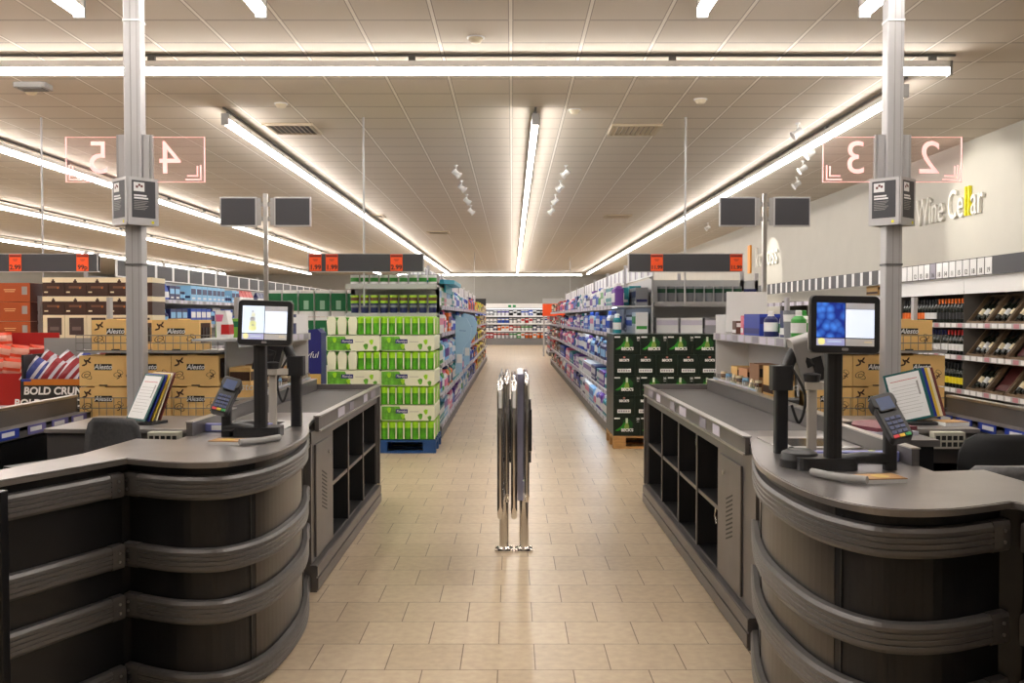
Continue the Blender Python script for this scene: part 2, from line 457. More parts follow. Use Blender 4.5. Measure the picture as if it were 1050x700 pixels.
# ------------------------------------------------------------------ checkout lanes
RIB = [(0.0, 0), (0.022, 0.003), (0.030, 0.014), (0.030, 0.026), (0.026, 0.029), (0.030, 0.032), (0.030, 0.044), (0.026, 0.047), (0.030, 0.050), (0.030, 0.062), (0.026, 0.065), (0.030, 0.068), (0.030, 0.080), (0.022, 0.092), (0.0, 0.095)]
BANDS = [0.77, 0.488, 0.285, 0.0]

def lane(s, dy, xo, cells, words_):
    nm = words_
    t = thing('checkout_counter', f'grey checkout counter of {nm}, steel top and ribbed bumper bands', 'checkout counter', (s * 1.3, 5.0, 0))
    off = T(-s * 1.3, -5.0, 0) @ Matrix.Scale(s, 4, (1, 0, 0))
    def mbn():
        q = MB(); q.M = off; return q
    raw = [(1.10, 4.60), (1.10, 4.32), (1.035, 4.02), (.975, 3.75), (.935, 3.46), (.935, 3.15), (.965, 2.93), (1.035, 2.78), (1.13, 2.715), (1.29, 2.725), (1.515, 2.83)]
    path = [(x + xo * (1 if y < 4.3 else 0), y + dy) for x, y in raw]
    path = smooth_path(path, 5)
    ext = [(1.525, 2.82 + dy), (1.775, 2.27 + dy)]
    # travel goes towards -Y: outward (towards the aisle, -X) is to the right-hand side
    def off_path(p, d):
        out = []
        for i in range(len(p)):
            a = Vector(p[max(i - 1, 0)]); c = Vector(p[min(i + 1, len(p) - 1)]); dd = (c - a).normalized(); n_ = Vector((dd.y, -dd.x))
            out.append(tuple(Vector(p[i]) + n_ * d))
        return out
    back = [(1.93, 2.35 + dy), (1.76, 2.95 + dy), (1.73, 3.42 + dy), (1.53, 3.38 + dy), (1.52, 4.60 + dy)]
    # body
    inner = off_path(path, -0.035) + off_path(ext, -0.035)
    bb = [(1.90, 2.38 + dy), (1.73, 2.95 + dy), (1.70, 3.38 + dy), (1.50, 3.35 + dy), (1.49, 4.60 + dy)]
    q = mbn(); q.prism(inner + bb, 0.02, 0.8965, DPANEL); q.build('front_panel', t)
    # vertical seams
    q = mbn()
    for i in (14, 32):
        a = off_path(path, -0.033)[i]; q.box(a[0] - 0.003, a[0] + 0.003, a[1] - 0.003, a[1] + 0.003, 0.02, 0.87, DARK)
    q.build('panel_seam', t)
    # brushed panel up to the seam, aisle sheen put into its lighter colour
    sp_ = off_path(path, -0.033)[2:32]; so_ = off_path(path, -0.040)[2:32]
    q = mbn(); q.prism(sp_ + so_[::-1], 0.02, 0.894, SIDEP_SHEEN); o_ = q.build('side_panel', t); tag(o_, 'brushed grey panel with the aisle sheen in its colour')
    # worktop
    top = off_path(path, 0.004) + off_path(ext, 0.004)
    lower = off_path(path, -0.004) + off_path(ext, -0.004)
    q = mbn(); q.prism(top + back, 0.900, 0.9185, TOPSTEEL); q.prism(lower + back, 0.897, 0.900, TOPSTEEL)
    q.prism(lower + back, 0.9185, 0.921, TOPSTEEL)
    q.build('worktop', t)
    # bumper bands
    for z in BANDS:
        q = mbn(); q.sweep(off_path(path[3:-1], -0.03), [(o_, z + h) for o_, h in RIB], RUBBER); q.build('bumper_band', t, fix=True)
        q = mbn(); e0 = Vector(ext[0]); e1 = Vector(ext[1]); d = (e1 - e0)
        q.sweep(off_path([tuple(e0 + d * 0.09), tuple(e0 + d * 0.90)], -0.03), [(o_, z + h) for o_, h in RIB], RUBBER); q.build('bumper_band', t, fix=True)
        q = mbn()
        EC = [(o_ + 0.004, z - 0.003 + h * 1.06) for o_, h in ((0.0, 0), (0.026, 0.004), (0.030, 0.014), (0.030, 0.080), (0.026, 0.091), (0.0, 0.095))]
        pe = Vector(path[-1]); pd = (Vector(path[-2]) - pe).normalized(); q.sweep(off_path([tuple(pe + pd * 0.075), tuple(pe)], -0.033), EC, RUBBER)
        q.sweep(off_path([tuple(e0 + d * 0.03), tuple(e0 + d * 0.13)], -0.033), EC, RUBBER)
        for c_, dirv in ((pe + pd * 0.03, -pd), (e0 + d * 0.08, d)):
            dn = dirv.normalized(); nn = Vector((dn.y, -dn.x)); pp = c_ + nn * 0.003
            for zz in (0.03, 0.065):
                q.tube([(pp.x, pp.y, z + zz), (pp.x + nn.x * 0.004, pp.y + nn.y * 0.004, z + zz)], 0.006, STEEL, 8)
        q.build('bumper_end_cap', t, fix=True)
    # belt section
    yb = 4.50 + dy if s > 0 else 5.18
    ye = 7.45
    ys = 4.12 + dy
    q = mbn()
    q.box(1.085, 1.48, ys, ye, 0.02, 0.15, CABIN); q.box(1.05, 1.085, ys, ye, 0.0, 0.145, CABIN)
    q.box(1.042, 1.05, ys, ye, 0.012, 0.075, CABIN); q.box(1.045, 1.05, ys, ye, 0.085, 0.14, CABIN)
    q.build('plinth', t)
    q = mbn()
    q.box(1.075, 1.40, ys, yb, 0.80, 0.862, CABIN); q.box(1.075, 1.58, yb, ye, 0.80, 0.862, CABIN)
    q.box(1.52, 1.58, yb, ye, 0.15, 0.80, DARK)
    q.box(1.075, 1.52, ye - 0.025, ye, 0.15, 0.80, CABIN)
    q.box(1.078, 1.40, ys, cells[-1] - 0.012, 0.15, 0.80, CABIN)
    q.build('cabinet', t)
    for y in cells[1:]:
        q = mbn(); q.box(1.084, 1.52, y - 0.010, y + 0.010, 0.15, 0.80, DARK); q.box(1.078, 1.084, y - 0.014, y + 0.014, 0.15, 0.80, CABIN); q.build('divider', t)
    q = mbn(); q.box(1.09, 1.52, cells[-1] + 0.014, ye - 0.025, 0.464, 0.482, DARK); q.box(1.085, 1.09, cells[-1] + 0.014, ye - 0.025, 0.462, 0.484, CABIN); q.box(1.09, 1.52, cells[-1] + 0.014, ye - 0.026, 0.1505, 0.153, DARK); q.box(1.09, 1.52, ye - 0.030, ye - 0.0255, 0.155, 0.79, DARK); q.build('middle_shelf', t)
    q = mbn(); q.box(1.50, 1.515, cells[-1] + 0.014, ye - 0.03, 0.155, 0.79, DARK); q.build('back_lining', t)
    # locker door
    ld0, ld1 = cells[-1] - 0.52, cells[-1] - 0.08
    q = mbn(); q.box(1.066, 1.0775, ld0, ld1, 0.17, 0.785, CABIN); dr = q.build('locker_door', t, bevel=0.003)
    q = mbn()
    for i in range(10):
        zz = 0.40 + i * 0.022
        q.M = off @ T(1.0655, (ld0 + ld1) / 2, zz) @ R(-18, 'X'); q.box(-0.001, 0.0, -0.07, 0.07, -0.004, 0.004, DARK)
    q.build('vent_slot', dr); q = mbn(); q.tube([(1.0655, ld1 - 0.10, 0.70), (1.058, ld1 - 0.10, 0.70)], 0.011, STEEL, 12); q.build('lock', dr)
    # rim with tags
    q = mbn()
    q.box(1.055, 1.075, ys + 0.10, ye + 0.01, 0.855, 0.935, CABIN); q.box(1.045, 1.085, ys + 0.10, ye + 0.01, 0.935, 0.942, STEEL)
    q.box(1.046, 1.055, ys + 0.10, ye + 0.01, 0.855, 0.864, STEEL)
    q.box(1.055, 1.60, ye, ye + 0.03, 0.15, 0.945, CABIN)
    q.box(1.555, 1.60, yb - 0.1, ye, 0.80, 0.985, CABIN)
    q.box(1.55, 1.605, yb - 0.1, ye, 0.985, 0.991, STEEL)
    q.build('side_rim', t)
    q = mbn()
    y = ye - 0.25
    k = 0
    while y > ys + 0.35:
        L = 0.16 if k % 3 else 0.22
        q.box(1.0525, 1.0548, y - L, y, 0.872, 0.925, LILAC if k % 2 else LILAC2); y -= L + (0.42 if k % 2 else 0.18); k += 1
    q.build('price_label', t)
    q = mbn(); q.box(1.085, 1.545, yb - 0.05, ye - 0.06, 0.864, 0.902, BELT); q.box(1.085, 1.545, ye - 0.055, ye - 0.01, 0.862, 0.905, STEEL)
    q.build('conveyor_belt', t)
    # scanner bed between belt and top
    q = mbn(); q.rbox(1.13, 1.49, yb - 0.55, yb - 0.17, 0.9215, 0.927, STEEL, 0.02, 'z'); sb = q.build('scanner_plate', t)
    q = mbn(); q.box(1.2, 1.42, yb - 0.5, yb - 0.25, 0.9272, 0.9285, GLOSSB); q.build('scanner_window', sb)
    q = mbn(); q.box(1.50, 1.528, 3.5 + dy, yb - 0.1, 0.9215, 0.985, CABIN); q.box(1.495, 1.533, 3.5 + dy, yb - 0.1, 0.985, 0.99, STEEL); q.build('guard_rail', t)
    return t
lane(1, 0.0, 0.0, [7.4, 6.72, 6.05, 5.45, 4.87], 'lane three')
lane(-1, 0.88, 0.035, [7.4, 6.77, 6.16, 5.60], 'lane four')

# low end panel beside lane four worktop
for s, dy, nm in ((-1, 0.88, 'lane four'),):
    t = thing('counter_gate', 'dark low gate panel with ribbed bands at the corner of lane four', 'gate panel', (s * 2.1, 3.06, 0))
    b = MB(); b.box(-0.5, 0.42, 0, 0.05, 0.03, 0.905, DPANEL); b.build('panel', t, bevel=0.004)
    for z in BANDS[:3]:
        b = MB(); b.sweep([(-0.5, 0.0), (0.40, 0.0)], [(o_, z + h) for o_, h in RIB], RUBBER); b.build('bumper_band', t, fix=True)
        b = MB(); b.box(0.33, 0.41, -0.036, 0.0, z - 0.003, z + 0.098, RUBBER)
        for zz in (0.03, 0.065): b.tube([(0.385, -0.036, z + zz), (0.385, -0.04, z + zz)], 0.006, STEEL, 8)
        b.build('bumper_end_cap', t)

# ------------------------------------------------------------------ till equipment
def screen_face(b, kind, w, h, y):
    """face at local y (towards -Y), w x h centred"""
    E = lambda c, e=1.0, n='screen': emis(c, e * 0.62, n)
    lw = w * 0.49
    x0, x1, z0, z1 = -w / 2, w / 2, -h / 2, h / 2
    hb = h * 0.19
    def pan(a, c, d, e, m, yy=y): b.quad((a, yy, d), (c, yy, d), (c, yy, e), (a, yy, e), m)
    if kind == 'blue':
        m, nt, bs = new_mat('screen_picture')
        tc = nt.nodes.new('ShaderNodeTexCoord'); vo = nt.nodes.new('ShaderNodeTexVoronoi'); vo.inputs['Scale'].default_value = 38
        rp = nt.nodes.new('ShaderNodeValToRGB'); rp.color_ramp.elements[0].color = (*srgb(80, 150, 255), 1); rp.color_ramp.elements[1].color = (*srgb(8, 40, 140), 1)
        rp.color_ramp.elements[1].position = 0.75
        nt.links.new(tc.outputs['Object'], vo.inputs[0]); nt.links.new(vo.outputs['Distance'], rp.inputs[0]); nt.links.new(rp.outputs[0], bs.inputs['Emission Color'])
        bs.inputs['Base Color'].default_value = (0.01, 0.01, 0.02, 1); bs.inputs['Emission Strength'].default_value = 0.55
        pan(x0, x0 + lw, z0 + hb, z1, m)
    else:
        pan(x0, x0 + lw, z0 + hb, z1, E(srgb(195, 220, 245), 0.8, 'screen_pale'))
        for (cx, cz, r, c) in ((-0.055, 0.052, 0.007, (40, 50, 70)), (-0.052, 0.036, 0.013, (200, 205, 150)), (-0.056, 0.017, 0.015, (70, 75, 110)), (-0.054, -0.004, 0.019, (190, 205, 50)), (-0.055, -0.025, 0.021, (215, 220, 60)), (-0.054, -0.012, 0.008, (60, 90, 50))):
            m_ = E(srgb(*c), 0.7, 'screen_art')
            N = 12; vs = [(cx + r * math.cos(2 * PI * k / N) * (1.0 if k % 2 else 0.85), y - 0.0004 - (0.0002 if r < 0.01 else 0), cz + r * 0.7 * math.sin(2 * PI * k / N)) for k in range(N)]
            b.add(vs, [list(range(N))], m_)
    pan(x0, x0 + lw, z0, z0 + hb - 0.003, E(srgb(25, 60, 160), 0.8, 'screen_blue'))
    N = 16; r = hb * 0.42; cx = x0 + hb * 0.6; cz = z0 + hb / 2
    b.add([(cx + r * math.cos(2 * PI * k / N), y - 0.0005, cz + r * math.sin(2 * PI * k / N)) for k in range(N)], [list(range(N))], E(srgb(235, 225, 50), 0.8, 'screen_yellow'))
    pan(x0 + hb * 1.3, x0 + lw - 0.012, cz - 0.003, cz + 0.003, E(srgb(150, 180, 235), 0.8, 'screen_line'), y - 0.0005)
    pan(x0 + lw + 0.003, x1, z1 - hb * 0.8, z1, E(srgb(60, 70, 95), 0.6, 'screen_bar'))
    pan(x0 + lw + 0.003, x1, z0 + hb, z1 - hb * 0.8, E(srgb(205, 220, 250), 0.85, 'screen_white'))
    pan(x0 + lw + 0.003, x1, z0, z0 + hb - 0.003, E(srgb(50, 50, 60), 0.6, 'screen_dark'))
    pan(x1 - 0.035, x1 - 0.008, cz - 0.003, cz + 0.003, E(srgb(200, 170, 80), 0.6, 'screen_amber'), y - 0.0005)

def till(s, dx, dy, nm, kind):
    # customer display on post
    t = thing('customer_display', f'black customer screen on a post at {nm}, showing ' + ('a blue picture' if kind == 'blue' else 'a small yellow figure'), 'screen', (s * 1.175 + dx, 3.42 + dy, 0.9215))
    b = MB(); b.rbox(-0.028, 0.028, -0.024, 0.024, 0.0, 0.46, BLACK, 0.008, 'z'); b.box(-0.006, 0.006, -0.0255, -0.024, 0.02, 0.42, DARK); b.build('pole', t)
    b = MB(); b.lathe([(0.072, 0), (0.072, 0.03), (0.064, 0.055), (0.04, 0.066)], BLACK, 24, (-0.10, 0.07, 0))
    b.rbox(-0.13, 0.09, -0.035, 0.10, 0.0, 0.045, BLACK, 0.03, 'z'); b.build('base', t, fix=True)
    b = MB(); b.M = T(0.03, -0.01, 0.53) @ R(-4, 'X') @ R(-3 * s, 'Z') @ R(1.5, 'Y')
    b.rbox(-0.122, 0.122, -0.03, 0.012, -0.102, 0.102, BLACK, 0.016, 'y', 4)
    b.rbox(-0.126, 0.126, -0.012, -0.004, -0.106, 0.106, GREYP, 0.018, 'y', 4)
    b.box(-0.05, 0.05, 0.012, 0.04, -0.06, 0.05, BLACK)
    hd = b.build('screen_housing', t)
    b2 = MB(); b2.M = b.M; screen_face(b2, kind, 0.205, 0.155, -0.0312); sc_ = b2.build('screen_panel', hd)
    b2 = MB(); b2.M = b.M; b2.rbox(-0.012, 0.012, -0.0312, -0.03, -0.095, -0.085, GREYP, 0.004, 'y'); b2.build('badge', hd)
    # horizontal arm + card terminal post
    b = MB(); b.tube([(0.03, -0.005, 0.035), (0.10, -0.01, 0.045), (s * 0.2, 0.0, 0.04)] if s > 0 else [(-0.03, -0.005, 0.035), (-0.10, -0.01, 0.045), (-0.17, 0, 0.04)], 0.022, BLACK, 12); b.build('side_arm', t)
    px = s * (1.385 if s > 0 else 1.335)
    t = thing('card_terminal', f'black card payment terminal on a short post at {nm}', 'card terminal', (px + dx, 3.42 + dy, 0.9215))
    b = MB(); b.rbox(-0.022, 0.022, -0.02, 0.02, 0.0, 0.20, BLACK, 0.01, 'z'); b.tube([(0, 0.01, 0.0), (0, 0.03, 0.1), (0, 0.01, 0.19)], 0.006, BLACK, 8); b.build('post', t)
    tilt = T(0.01 * s, -0.02, 0.20) @ R(12 * s, 'Y') @ R(-52, 'X') if False else T(0.0, -0.015, 0.18) @ R(-14 * s, 'Y') @ R(48, 'X') @ Matrix.Scale(0.9, 4)
    b = MB(); b.M = tilt; b.rbox(-0.046, 0.046, -0.10, 0.10, -0.022, 0.022, BLACK, 0.02, 'z', 4)
    b.rbox(-0.05, 0.05, 0.055, 0.12, -0.03, 0.03, BLACK, 0.02, 'z', 4)
    bd = b.build('terminal_body', t, bevel=0.004)
    b = MB(); b.M = tilt; b.box(-0.034, 0.034, 0.035, 0.105, 0.0305, 0.0312, BLACK); b.box(-0.030, 0.030, 0.04, 0.10, 0.0312, 0.0318, mat(srgb(75, 90, 125), 0.2, name='terminal_screen')); b.build('display', bd)
    b = MB(); b.M = tilt
    for i in range(3):
        for j in range(4): b.box(-0.032 + i * 0.022, -0.014 + i * 0.022, -0.075 + j * 0.022, -0.060 + j * 0.022, 0.022, 0.026, mat(srgb(60, 70, 110), 0.4))
    for i, c in enumerate(((210, 50, 60), (230, 190, 40), (40, 150, 70))): b.box(-0.034 + i * 0.024, -0.014 + i * 0.024, -0.094, -0.081, 0.022, 0.027, mat(srgb(*c), 0.4))
    b.build('keypad', bd)
    # scanner post
    t = thing('scanner_stand', f'black post with grey scale display turned away at {nm}', 'scanner stand', (s * 1.105 + dx, 3.84 + dy, 0.9215))
    b = MB(); b.rbox(-0.026, 0.026, -0.024, 0.024, 0, 0.34, BLACK, 0.01, 'z'); b.build('pole', t)
    b = MB(); b.rbox(-0.042, 0.042, -0.04, 0.04, 0.26, 0.36, BLACK, 0.014, 'z'); b.tube(smooth_path([(s * 0.02, 0, 0.34), (s * 0.05, 0, 0.41), (s * 0.09, 0, 0.40), (s * 0.12, 0, 0.36)], 5), 0.026, BLACK, 12)
    b.tube(smooth_path([(s * 0.03, -0.03, 0.36), (s * 0.085, -0.05, 0.24), (s * 0.06, -0.05, 0.13), (s * 0.035, -0.03, 0.20)], 6), 0.006, BLACK, 8); b.build('bracket', t)
    b = MB(); b.M = T(s * 0.13, 0.01, 0.38) @ R(-18 * s, 'Y') @ R(12, 'X')
    b.rbox(-0.07, 0.06, -0.03, 0.04, -0.115, 0.115, GREYP if s > 0 else BLACK, 0.02, 'x', 4); b.box(-0.01, 0.03, -0.034, -0.03, -0.08, 0.02, BLACK)
    b.box(-0.055, 0.05, 0.04, 0.044, -0.1, 0.1, GLOSSB); b.build('display_head', t)
    t = thing('scanner_holder', f'beige post with a small bracket beside the belt at {nm}', 'scanner holder', (s * 1.2 + dx, 3.74 + dy, 0.9215))
    b = MB(); b.rbox(-0.019, 0.019, -0.012, 0.012, 0, 0.27, BEIGE, 0.006, 'z'); b.build('post', t)
    b = MB(); b.prism([(-0.03, -0.02), (0.03, -0.03), (0.075, 0.01), (0.05, 0.04), (-0.02, 0.03)], 0.27, 0.30, BEIGE); b.lathe([(0.03, 0.30), (0.035, 0.33), (0.02, 0.335)], BLACK, 14); b.build('bracket', t, fix=True)
    b = MB(); b.tube(smooth_path([(-0.03, 0.02, 0.01), (-0.07, 0.04, 0.03), (-0.09, 0.0, 0.012), (-0.04, -0.02, 0.03), (0.01, 0.03, 0.012)], 6), 0.006, BLACK, 8); b.build('cable', t)
    # divider bar
    t = thing('lane_divider', f'blue and white printed divider bar lying across the end of the belt at {nm}', 'divider bar', (s * 1.335 + dx, 3.62 + dy, 0.9215))
    b = MB(); b.rbox(-0.16, 0.16, -0.02, 0.02, 0, 0.04, mat(srgb(120, 125, 190), 0.4), 0.006, 'x'); b.build('bar', t)
    b = MB(); b.box(-0.13, -0.02, -0.0206, -0.02, 0.008, 0.032, WHITE); b.box(0.03, 0.09, -0.0206, -0.02, 0.008, 0.032, mat(srgb(200, 205, 230), 0.4)); b.lathe([(0.014, 0.0), (0.014, 0.001)], mat(srgb(190, 200, 120), 0.4), 12, (0.06, 0, 0.04)); b.build('print', t)
    # leaflets and a low tube
    t = thing('booklet', f'brown and yellow booklet lying on the steel top of {nm}', 'booklet', (s * 1.255 + dx, 3.18 + dy, 0.9215), 8 * s)
    b = MB(); b.box(-0.07, 0.07, -0.05, 0.05, 0, 0.014, WHITE); b.build('pages', t)
    b = MB(); b.box(-0.071, 0.071, -0.051, 0.051, 0.014, 0.017, mat(srgb(170, 130, 80), 0.6)); b.lathe([(0.03, 0.017), (0.03, 0.0175)], mat(srgb(190, 160, 60), 0.5), 14); b.build('cover', t)
    b = MB(); b.tube([(0, 0, 0), (s * 0.05, -0.1, 0), (s * 0.13, -0.17, 0)], 0.014, GREYP, 12)
    o = b.build('cable_cover'); o.location = (s * 1.055 + dx, 3.28 + dy, 0.936); tag(o, f'thick grey cable cover along the rim of the {nm} worktop', 'cable cover')
till(1, 0, 0, 'lane three', 'blue')
till(-1, 0, 0.95, 'lane four', 'pale')

# ------------------------------------------------------------------ folded gates in the middle of the aisle
def gate(x, label, plate):
    t = thing('swing_gate', label, 'gate', (x, 5.9, 0))
    b = MB(); b.tube([(0, 0, 0.012), (0, 0, 1.12)], 0.030, CHROME, 24); b.build('post', t)
    b = MB(); b.rbox(-0.058, 0.058, -0.058, 0.058, 0, 0.012, CHROME, 0.01, 'z'); b.lathe([(0.042, 0.012), (0.042, 0.02), (0.031, 0.03)], CHROME, 24); fl = b.build('floor_flange', t, fix=True)
    b = MB()
    for sx in (-1, 1):
        for sy in (-1, 1): b.lathe([(0.010, 0.012), (0.010, 0.02), (0.006, 0.022)], CHROME, 6, (sx * 0.045, sy * 0.045, 0))
    b.build('bolt', fl, fix=True)
    xx = -0.064 if plate else -0.012
    for i, z in enumerate((0.60, 0.93)):
        b = MB(); b.rbox(-0.042, 0.042, -0.042, 0.042, z - 0.03, z + 0.03, BLACK, 0.02, 'z', 4); b.box(xx - 0.016, xx + 0.016, -0.14, -0.04, z - 0.014, z + 0.014, BLACK)
        b.tube([(0.036, -0.02, z - 0.035), (0.036, -0.02, z + 0.035)], 0.010, CHROME, 10)
        b.build('hinge_clamp', t)
    b = MB(); b.rbox(-0.012, 0.05, -0.05, 0.0, 0.64, 0.90, BLACK, 0.01, 'z'); b.build('spring_housing', t)
    def loop(x_, y0, y1, z0, z1, rad, r, m):
        pts = []
        for cy, cz, st in ((y1 - rad, z1 - rad, 0), (y0 + rad, z1 - rad, 1), (y0 + rad, z0 + rad, 2), (y1 - rad, z0 + rad, 3)):
            for k in range(6):
                a = (st + k / 5) * PI / 2; pts.append((x_, cy + rad * math.cos(a), cz + rad * math.sin(a)))
        q = MB(); q.tube(pts, r, m, 14, True); return q
    loop(xx, -0.95, -0.12, 0.41, 1.13, 0.06, 0.017, CHROME).build('outer_frame', t)
    loop(xx + (0.07 if plate else 0.034), -0.80, -0.12, 0.47, 1.15, 0.05, 0.013, CHROME).build('inner_frame', t)
    b = MB(); b.box(xx + (0.020 if plate else -0.004), xx + (0.052 if plate else 0.004), -0.72, -0.16, 0.46, 1.165, mat(srgb(150, 152, 180), 0.3, 0.5) if plate else GREYP)
    o = b.build('infill_plate', t, bevel=0.002)
    b = MB(); b.box(xx - 0.008, xx + 0.008, -0.972, -0.966, 1.0, 1.09, WHITE); b.build('bright_end_strip', t)  # white strip painted in for the bright chrome at the frame end
gate(-0.05, 'chrome swing gate folded parallel to the aisle, on the lane four side', False)
gate(0.075, 'chrome swing gate with grey plate folded along the aisle, on the lane three side', True)

# ------------------------------------------------------------------ lane posts with numbers
def lane_post(s, nums, px, Y=5.85):
    X = px
    nm = 'lanes four and five' if s < 0 else 'lanes two and three'
    t = thing('lane_post', f'tall pale grey post between {nm}, rising to the ceiling', 'post', (X, Y, 0))
    b = MB(); b.rbox(-0.052, 0.052, -0.045, 0.045, 0.0, 3.788, POSTM, 0.008, 'z')
    b.box(-0.010, -0.004, -0.0465, -0.045, 0.0, 3.78, GREYP); b.box(0.03, 0.034, -0.0465, -0.045, 0.0, 3.78, GREYP); b.build('column', t)
    b = MB()
    for z in (1.80, 3.3): b.rbox(-0.056, 0.056, -0.05, 0.05, z, z + 0.012, DGREY if z < 2 else WHITE, 0.008, 'z')
    b.build('cable_tie', t)
    # number signs seen from behind
    zc = 2.46
    for side, num in ((-1, nums[0]), (1, nums[1])):
        lt = {'5': 'five', '4': 'four', '3': 'three', '2': 'two'}[num]
        g = thing('lane_number_sign', f'clear lane sign with a mirrored pink figure {lt}', 'lane sign', (X + side * 0.075, Y, zc))
        b = MB(); b.box(-0.02, 0.02, -0.02, 0.02, -0.15, 0.15, POSTM); b.box(side * 0.022, side * 0.036, -0.015, 0.015, -0.15, 0.15, GREYP); b.build('bracket', g)
        b = MB(); b.box(side * 0.036, side * 0.355, -0.004, 0.004, -0.14, 0.135, SIGNGLASS); b.build('pane', g)
        b = MB()
        for z_ in (-0.142, 0.135): b.box(side * 0.036, side * 0.357, -0.005, 0.005, z_, z_ + 0.003, PINK)
        b.box(side * 0.353, side * 0.358, -0.005, 0.005, -0.142, 0.138, PINK)
        for k, (e, l) in enumerate(((0.338, 0.10), (0.318, 0.07))):
            zb = -0.13 + k * 0.022
            b.box(side * (e - l), side * e, -0.0055, -0.0045, zb, zb + 0.010, PINK); b.box(side * (e - 0.010), side * e, -0.0055, -0.0045, zb + 0.01, zb + l * 0.95, PINK)
        b.build('edge_lines', g)
        b = MB(); b.text(num, 0.29, PINK, T(side * (0.155 if num != '4' else 0.14), -0.0048, 0.0) @ Matrix.Scale(-1, 4, (1, 0, 0)) @ FRONT, 0.0, 0, 'CENTER', 0.0); b.build('numeral', g)
    # info panels wrapped around the post
    az = math.degrees(math.atan2(X, Y))
    g = thing('info_sign', f'grey framed notice box wrapped round the post of {nm}', 'notice', (X, Y, 2.19), -az + s * -1 * -26 if False else 0)
    g.rotation_euler.z = math.radians(-s * 47.5)
    h = 0.145
    for k, rot in enumerate((0, 90 if s > 0 else -90)):
        Mf = R(rot, 'Z')
        b = MB(); b.M = Mf; b.rbox(-0.097, 0.097, -0.105, -0.093, -h, h, POSTM, 0.006, 'y'); fr = b.build('panel', g)
        b = MB(); b.M = Mf; b.box(-0.075, 0.075, -0.1065, -0.1055, -h + 0.045, h - 0.018, SIGND); b.box(-0.064, 0.005, -0.1075, -0.107, 0.06, 0.115, WHITE)
        for i_, (dx_, dz_) in enumerate(((-0.05, 0.08), (-0.035, 0.092), (-0.02, 0.085))): b.box(dx_, dx_ + 0.014, -0.1082, -0.1077, dz_, dz_ + 0.014, mat(srgb(110, 60, 60), 0.5))
        for i_ in range(2): b.box(-0.062, -0.062 + 0.08 + 0.01 * i_, -0.1075, -0.107, 0.03 - i_ * 0.016, 0.04 - i_ * 0.016, WHITE)
        for i_ in range(6): b.box(-0.062, 0.03 - (i_ % 3) * 0.01, -0.1075, -0.107, 0.0 - i_ * 0.010, 0.003 - i_ * 0.010, GREYP)
        b.box(0.05, 0.066, -0.1066, -0.1056, -h + 0.012, -h + 0.028, YELLOW); b.build('print', fr)
    b = MB(); b.box(-0.09, 0.09, -0.09, 0.09, -h - 0.0, -h + 0.01, GREYP); b.build('cap', g)
lane_post(-1, ('5', '4'), -2.343)
lane_post(1, ('3', '2'), 2.364)

# twin dark boards on thin posts
for s, X, nm in ((-1, -2.36, 'lane four'), (1, 2.42, 'lane three')):
    t = thing('overhead_board', f'thin post with twin blank dark boards beyond {nm}', 'sign', (X, 9.0, 0))
    b = MB(); b.rbox(-0.02, 0.02, -0.02, 0.02, 0, 2.66, STEEL, 0.005, 'z'); b.box(-0.09, -0.045, -0.01, 0.01, 2.36, 2.62, GREYP); b.box(0.045, 0.09, -0.01, 0.01, 2.36, 2.62, GREYP); b.box(-0.05, 0.05, 0.0, 0.012, 2.40, 2.44, GREYP); b.box(-0.05, 0.05, 0.0, 0.012, 2.54, 2.58, GREYP); b.build('post', t)
    for sd in (-1, 1):
        w0, w1 = (0.085, 0.085 + 0.35)
        b = MB(); b.box(sd * w0, sd * w1, -0.015, 0.015, 2.345, 2.63, POSTM); bo = b.build('board', t, bevel=0.003)
        b = MB(); b.box(sd * (w0 + 0.012), sd * (w1 - 0.012), -0.0165, -0.0155, 2.36, 2.615, SIGND); b.build('blank_face', bo)

# hanging price rails
def price_rail(x0, x1, Y, zc, tags_, rod_x, label, floor_rod=None):
    t = thing('price_rail', label, 'price sign', ((x0 + x1) / 2, Y, zc))
    cx = (x0 + x1) / 2
    b = MB(); b.box(x0 - cx, x1 - cx, -0.02, 0.02, -0.105, 0.105, SIGND); b.build('board', t)
    b = MB()
    for z in (-0.108, 0.1): b.box(x0 - cx - 0.01, x1 - cx + 0.01, -0.024, 0.024, z, z + 0.008, POSTM)
    for x in (x0, x1): b.box(x - cx - 0.012, x - cx, -0.024, 0.024, -0.1, 0.1, POSTM)
    b.build('frame', t)
    for (x, txt) in tags_:
        b = MB(); b.box(x - cx - 0.07, x - cx + 0.07, -0.026, -0.0245, -0.095, 0.098, ORANGE)
        b.box(x - cx - 0.066, x - cx + 0.066, -0.0268, -0.0262, 0.066, 0.09, mat(srgb(120, 30, 10), 0.5))
        b.box(x - cx - 0.03, x - cx + 0.03, -0.0268, -0.0262, 0.035, 0.04, INK); b.box(x - cx - 0.02, x - cx + 0.02, -0.0268, -0.0262, 0.022, 0.026, INK)
        b.text(txt, 0.076 if len(txt) < 5 else 0.06, INK, T(x - cx, -0.027, -0.055) @ FRONT, 0, 0, 'CENTER', 0.002); o = b.build('price_card', t)
    if rod_x is not None:
        b = MB(); b.tube([(rod_x - cx, 0, 0.108), (rod_x - cx, 0, H - zc - 0.001)], 0.012, POSTM, 8); b.build('hanging_rod', t)
    if floor_rod is not None:
        b = MB(); b.tube([(rod_x - cx if rod_x is not None else floor_rod - cx, 0.0, -0.108), (floor_rod - cx, 0.0, -0.5)], 0.010, POSTM, 8); b.build('lower_rod', t)
price_rail(-2.36, -1.02, 10.9, 2.11, [(-2.28, '1.99'), (-2.09, '1.99'), (-1.34, '2.99')], -1.72, 'dark price rail with three orange cards above the green paper pallet', -1.72)
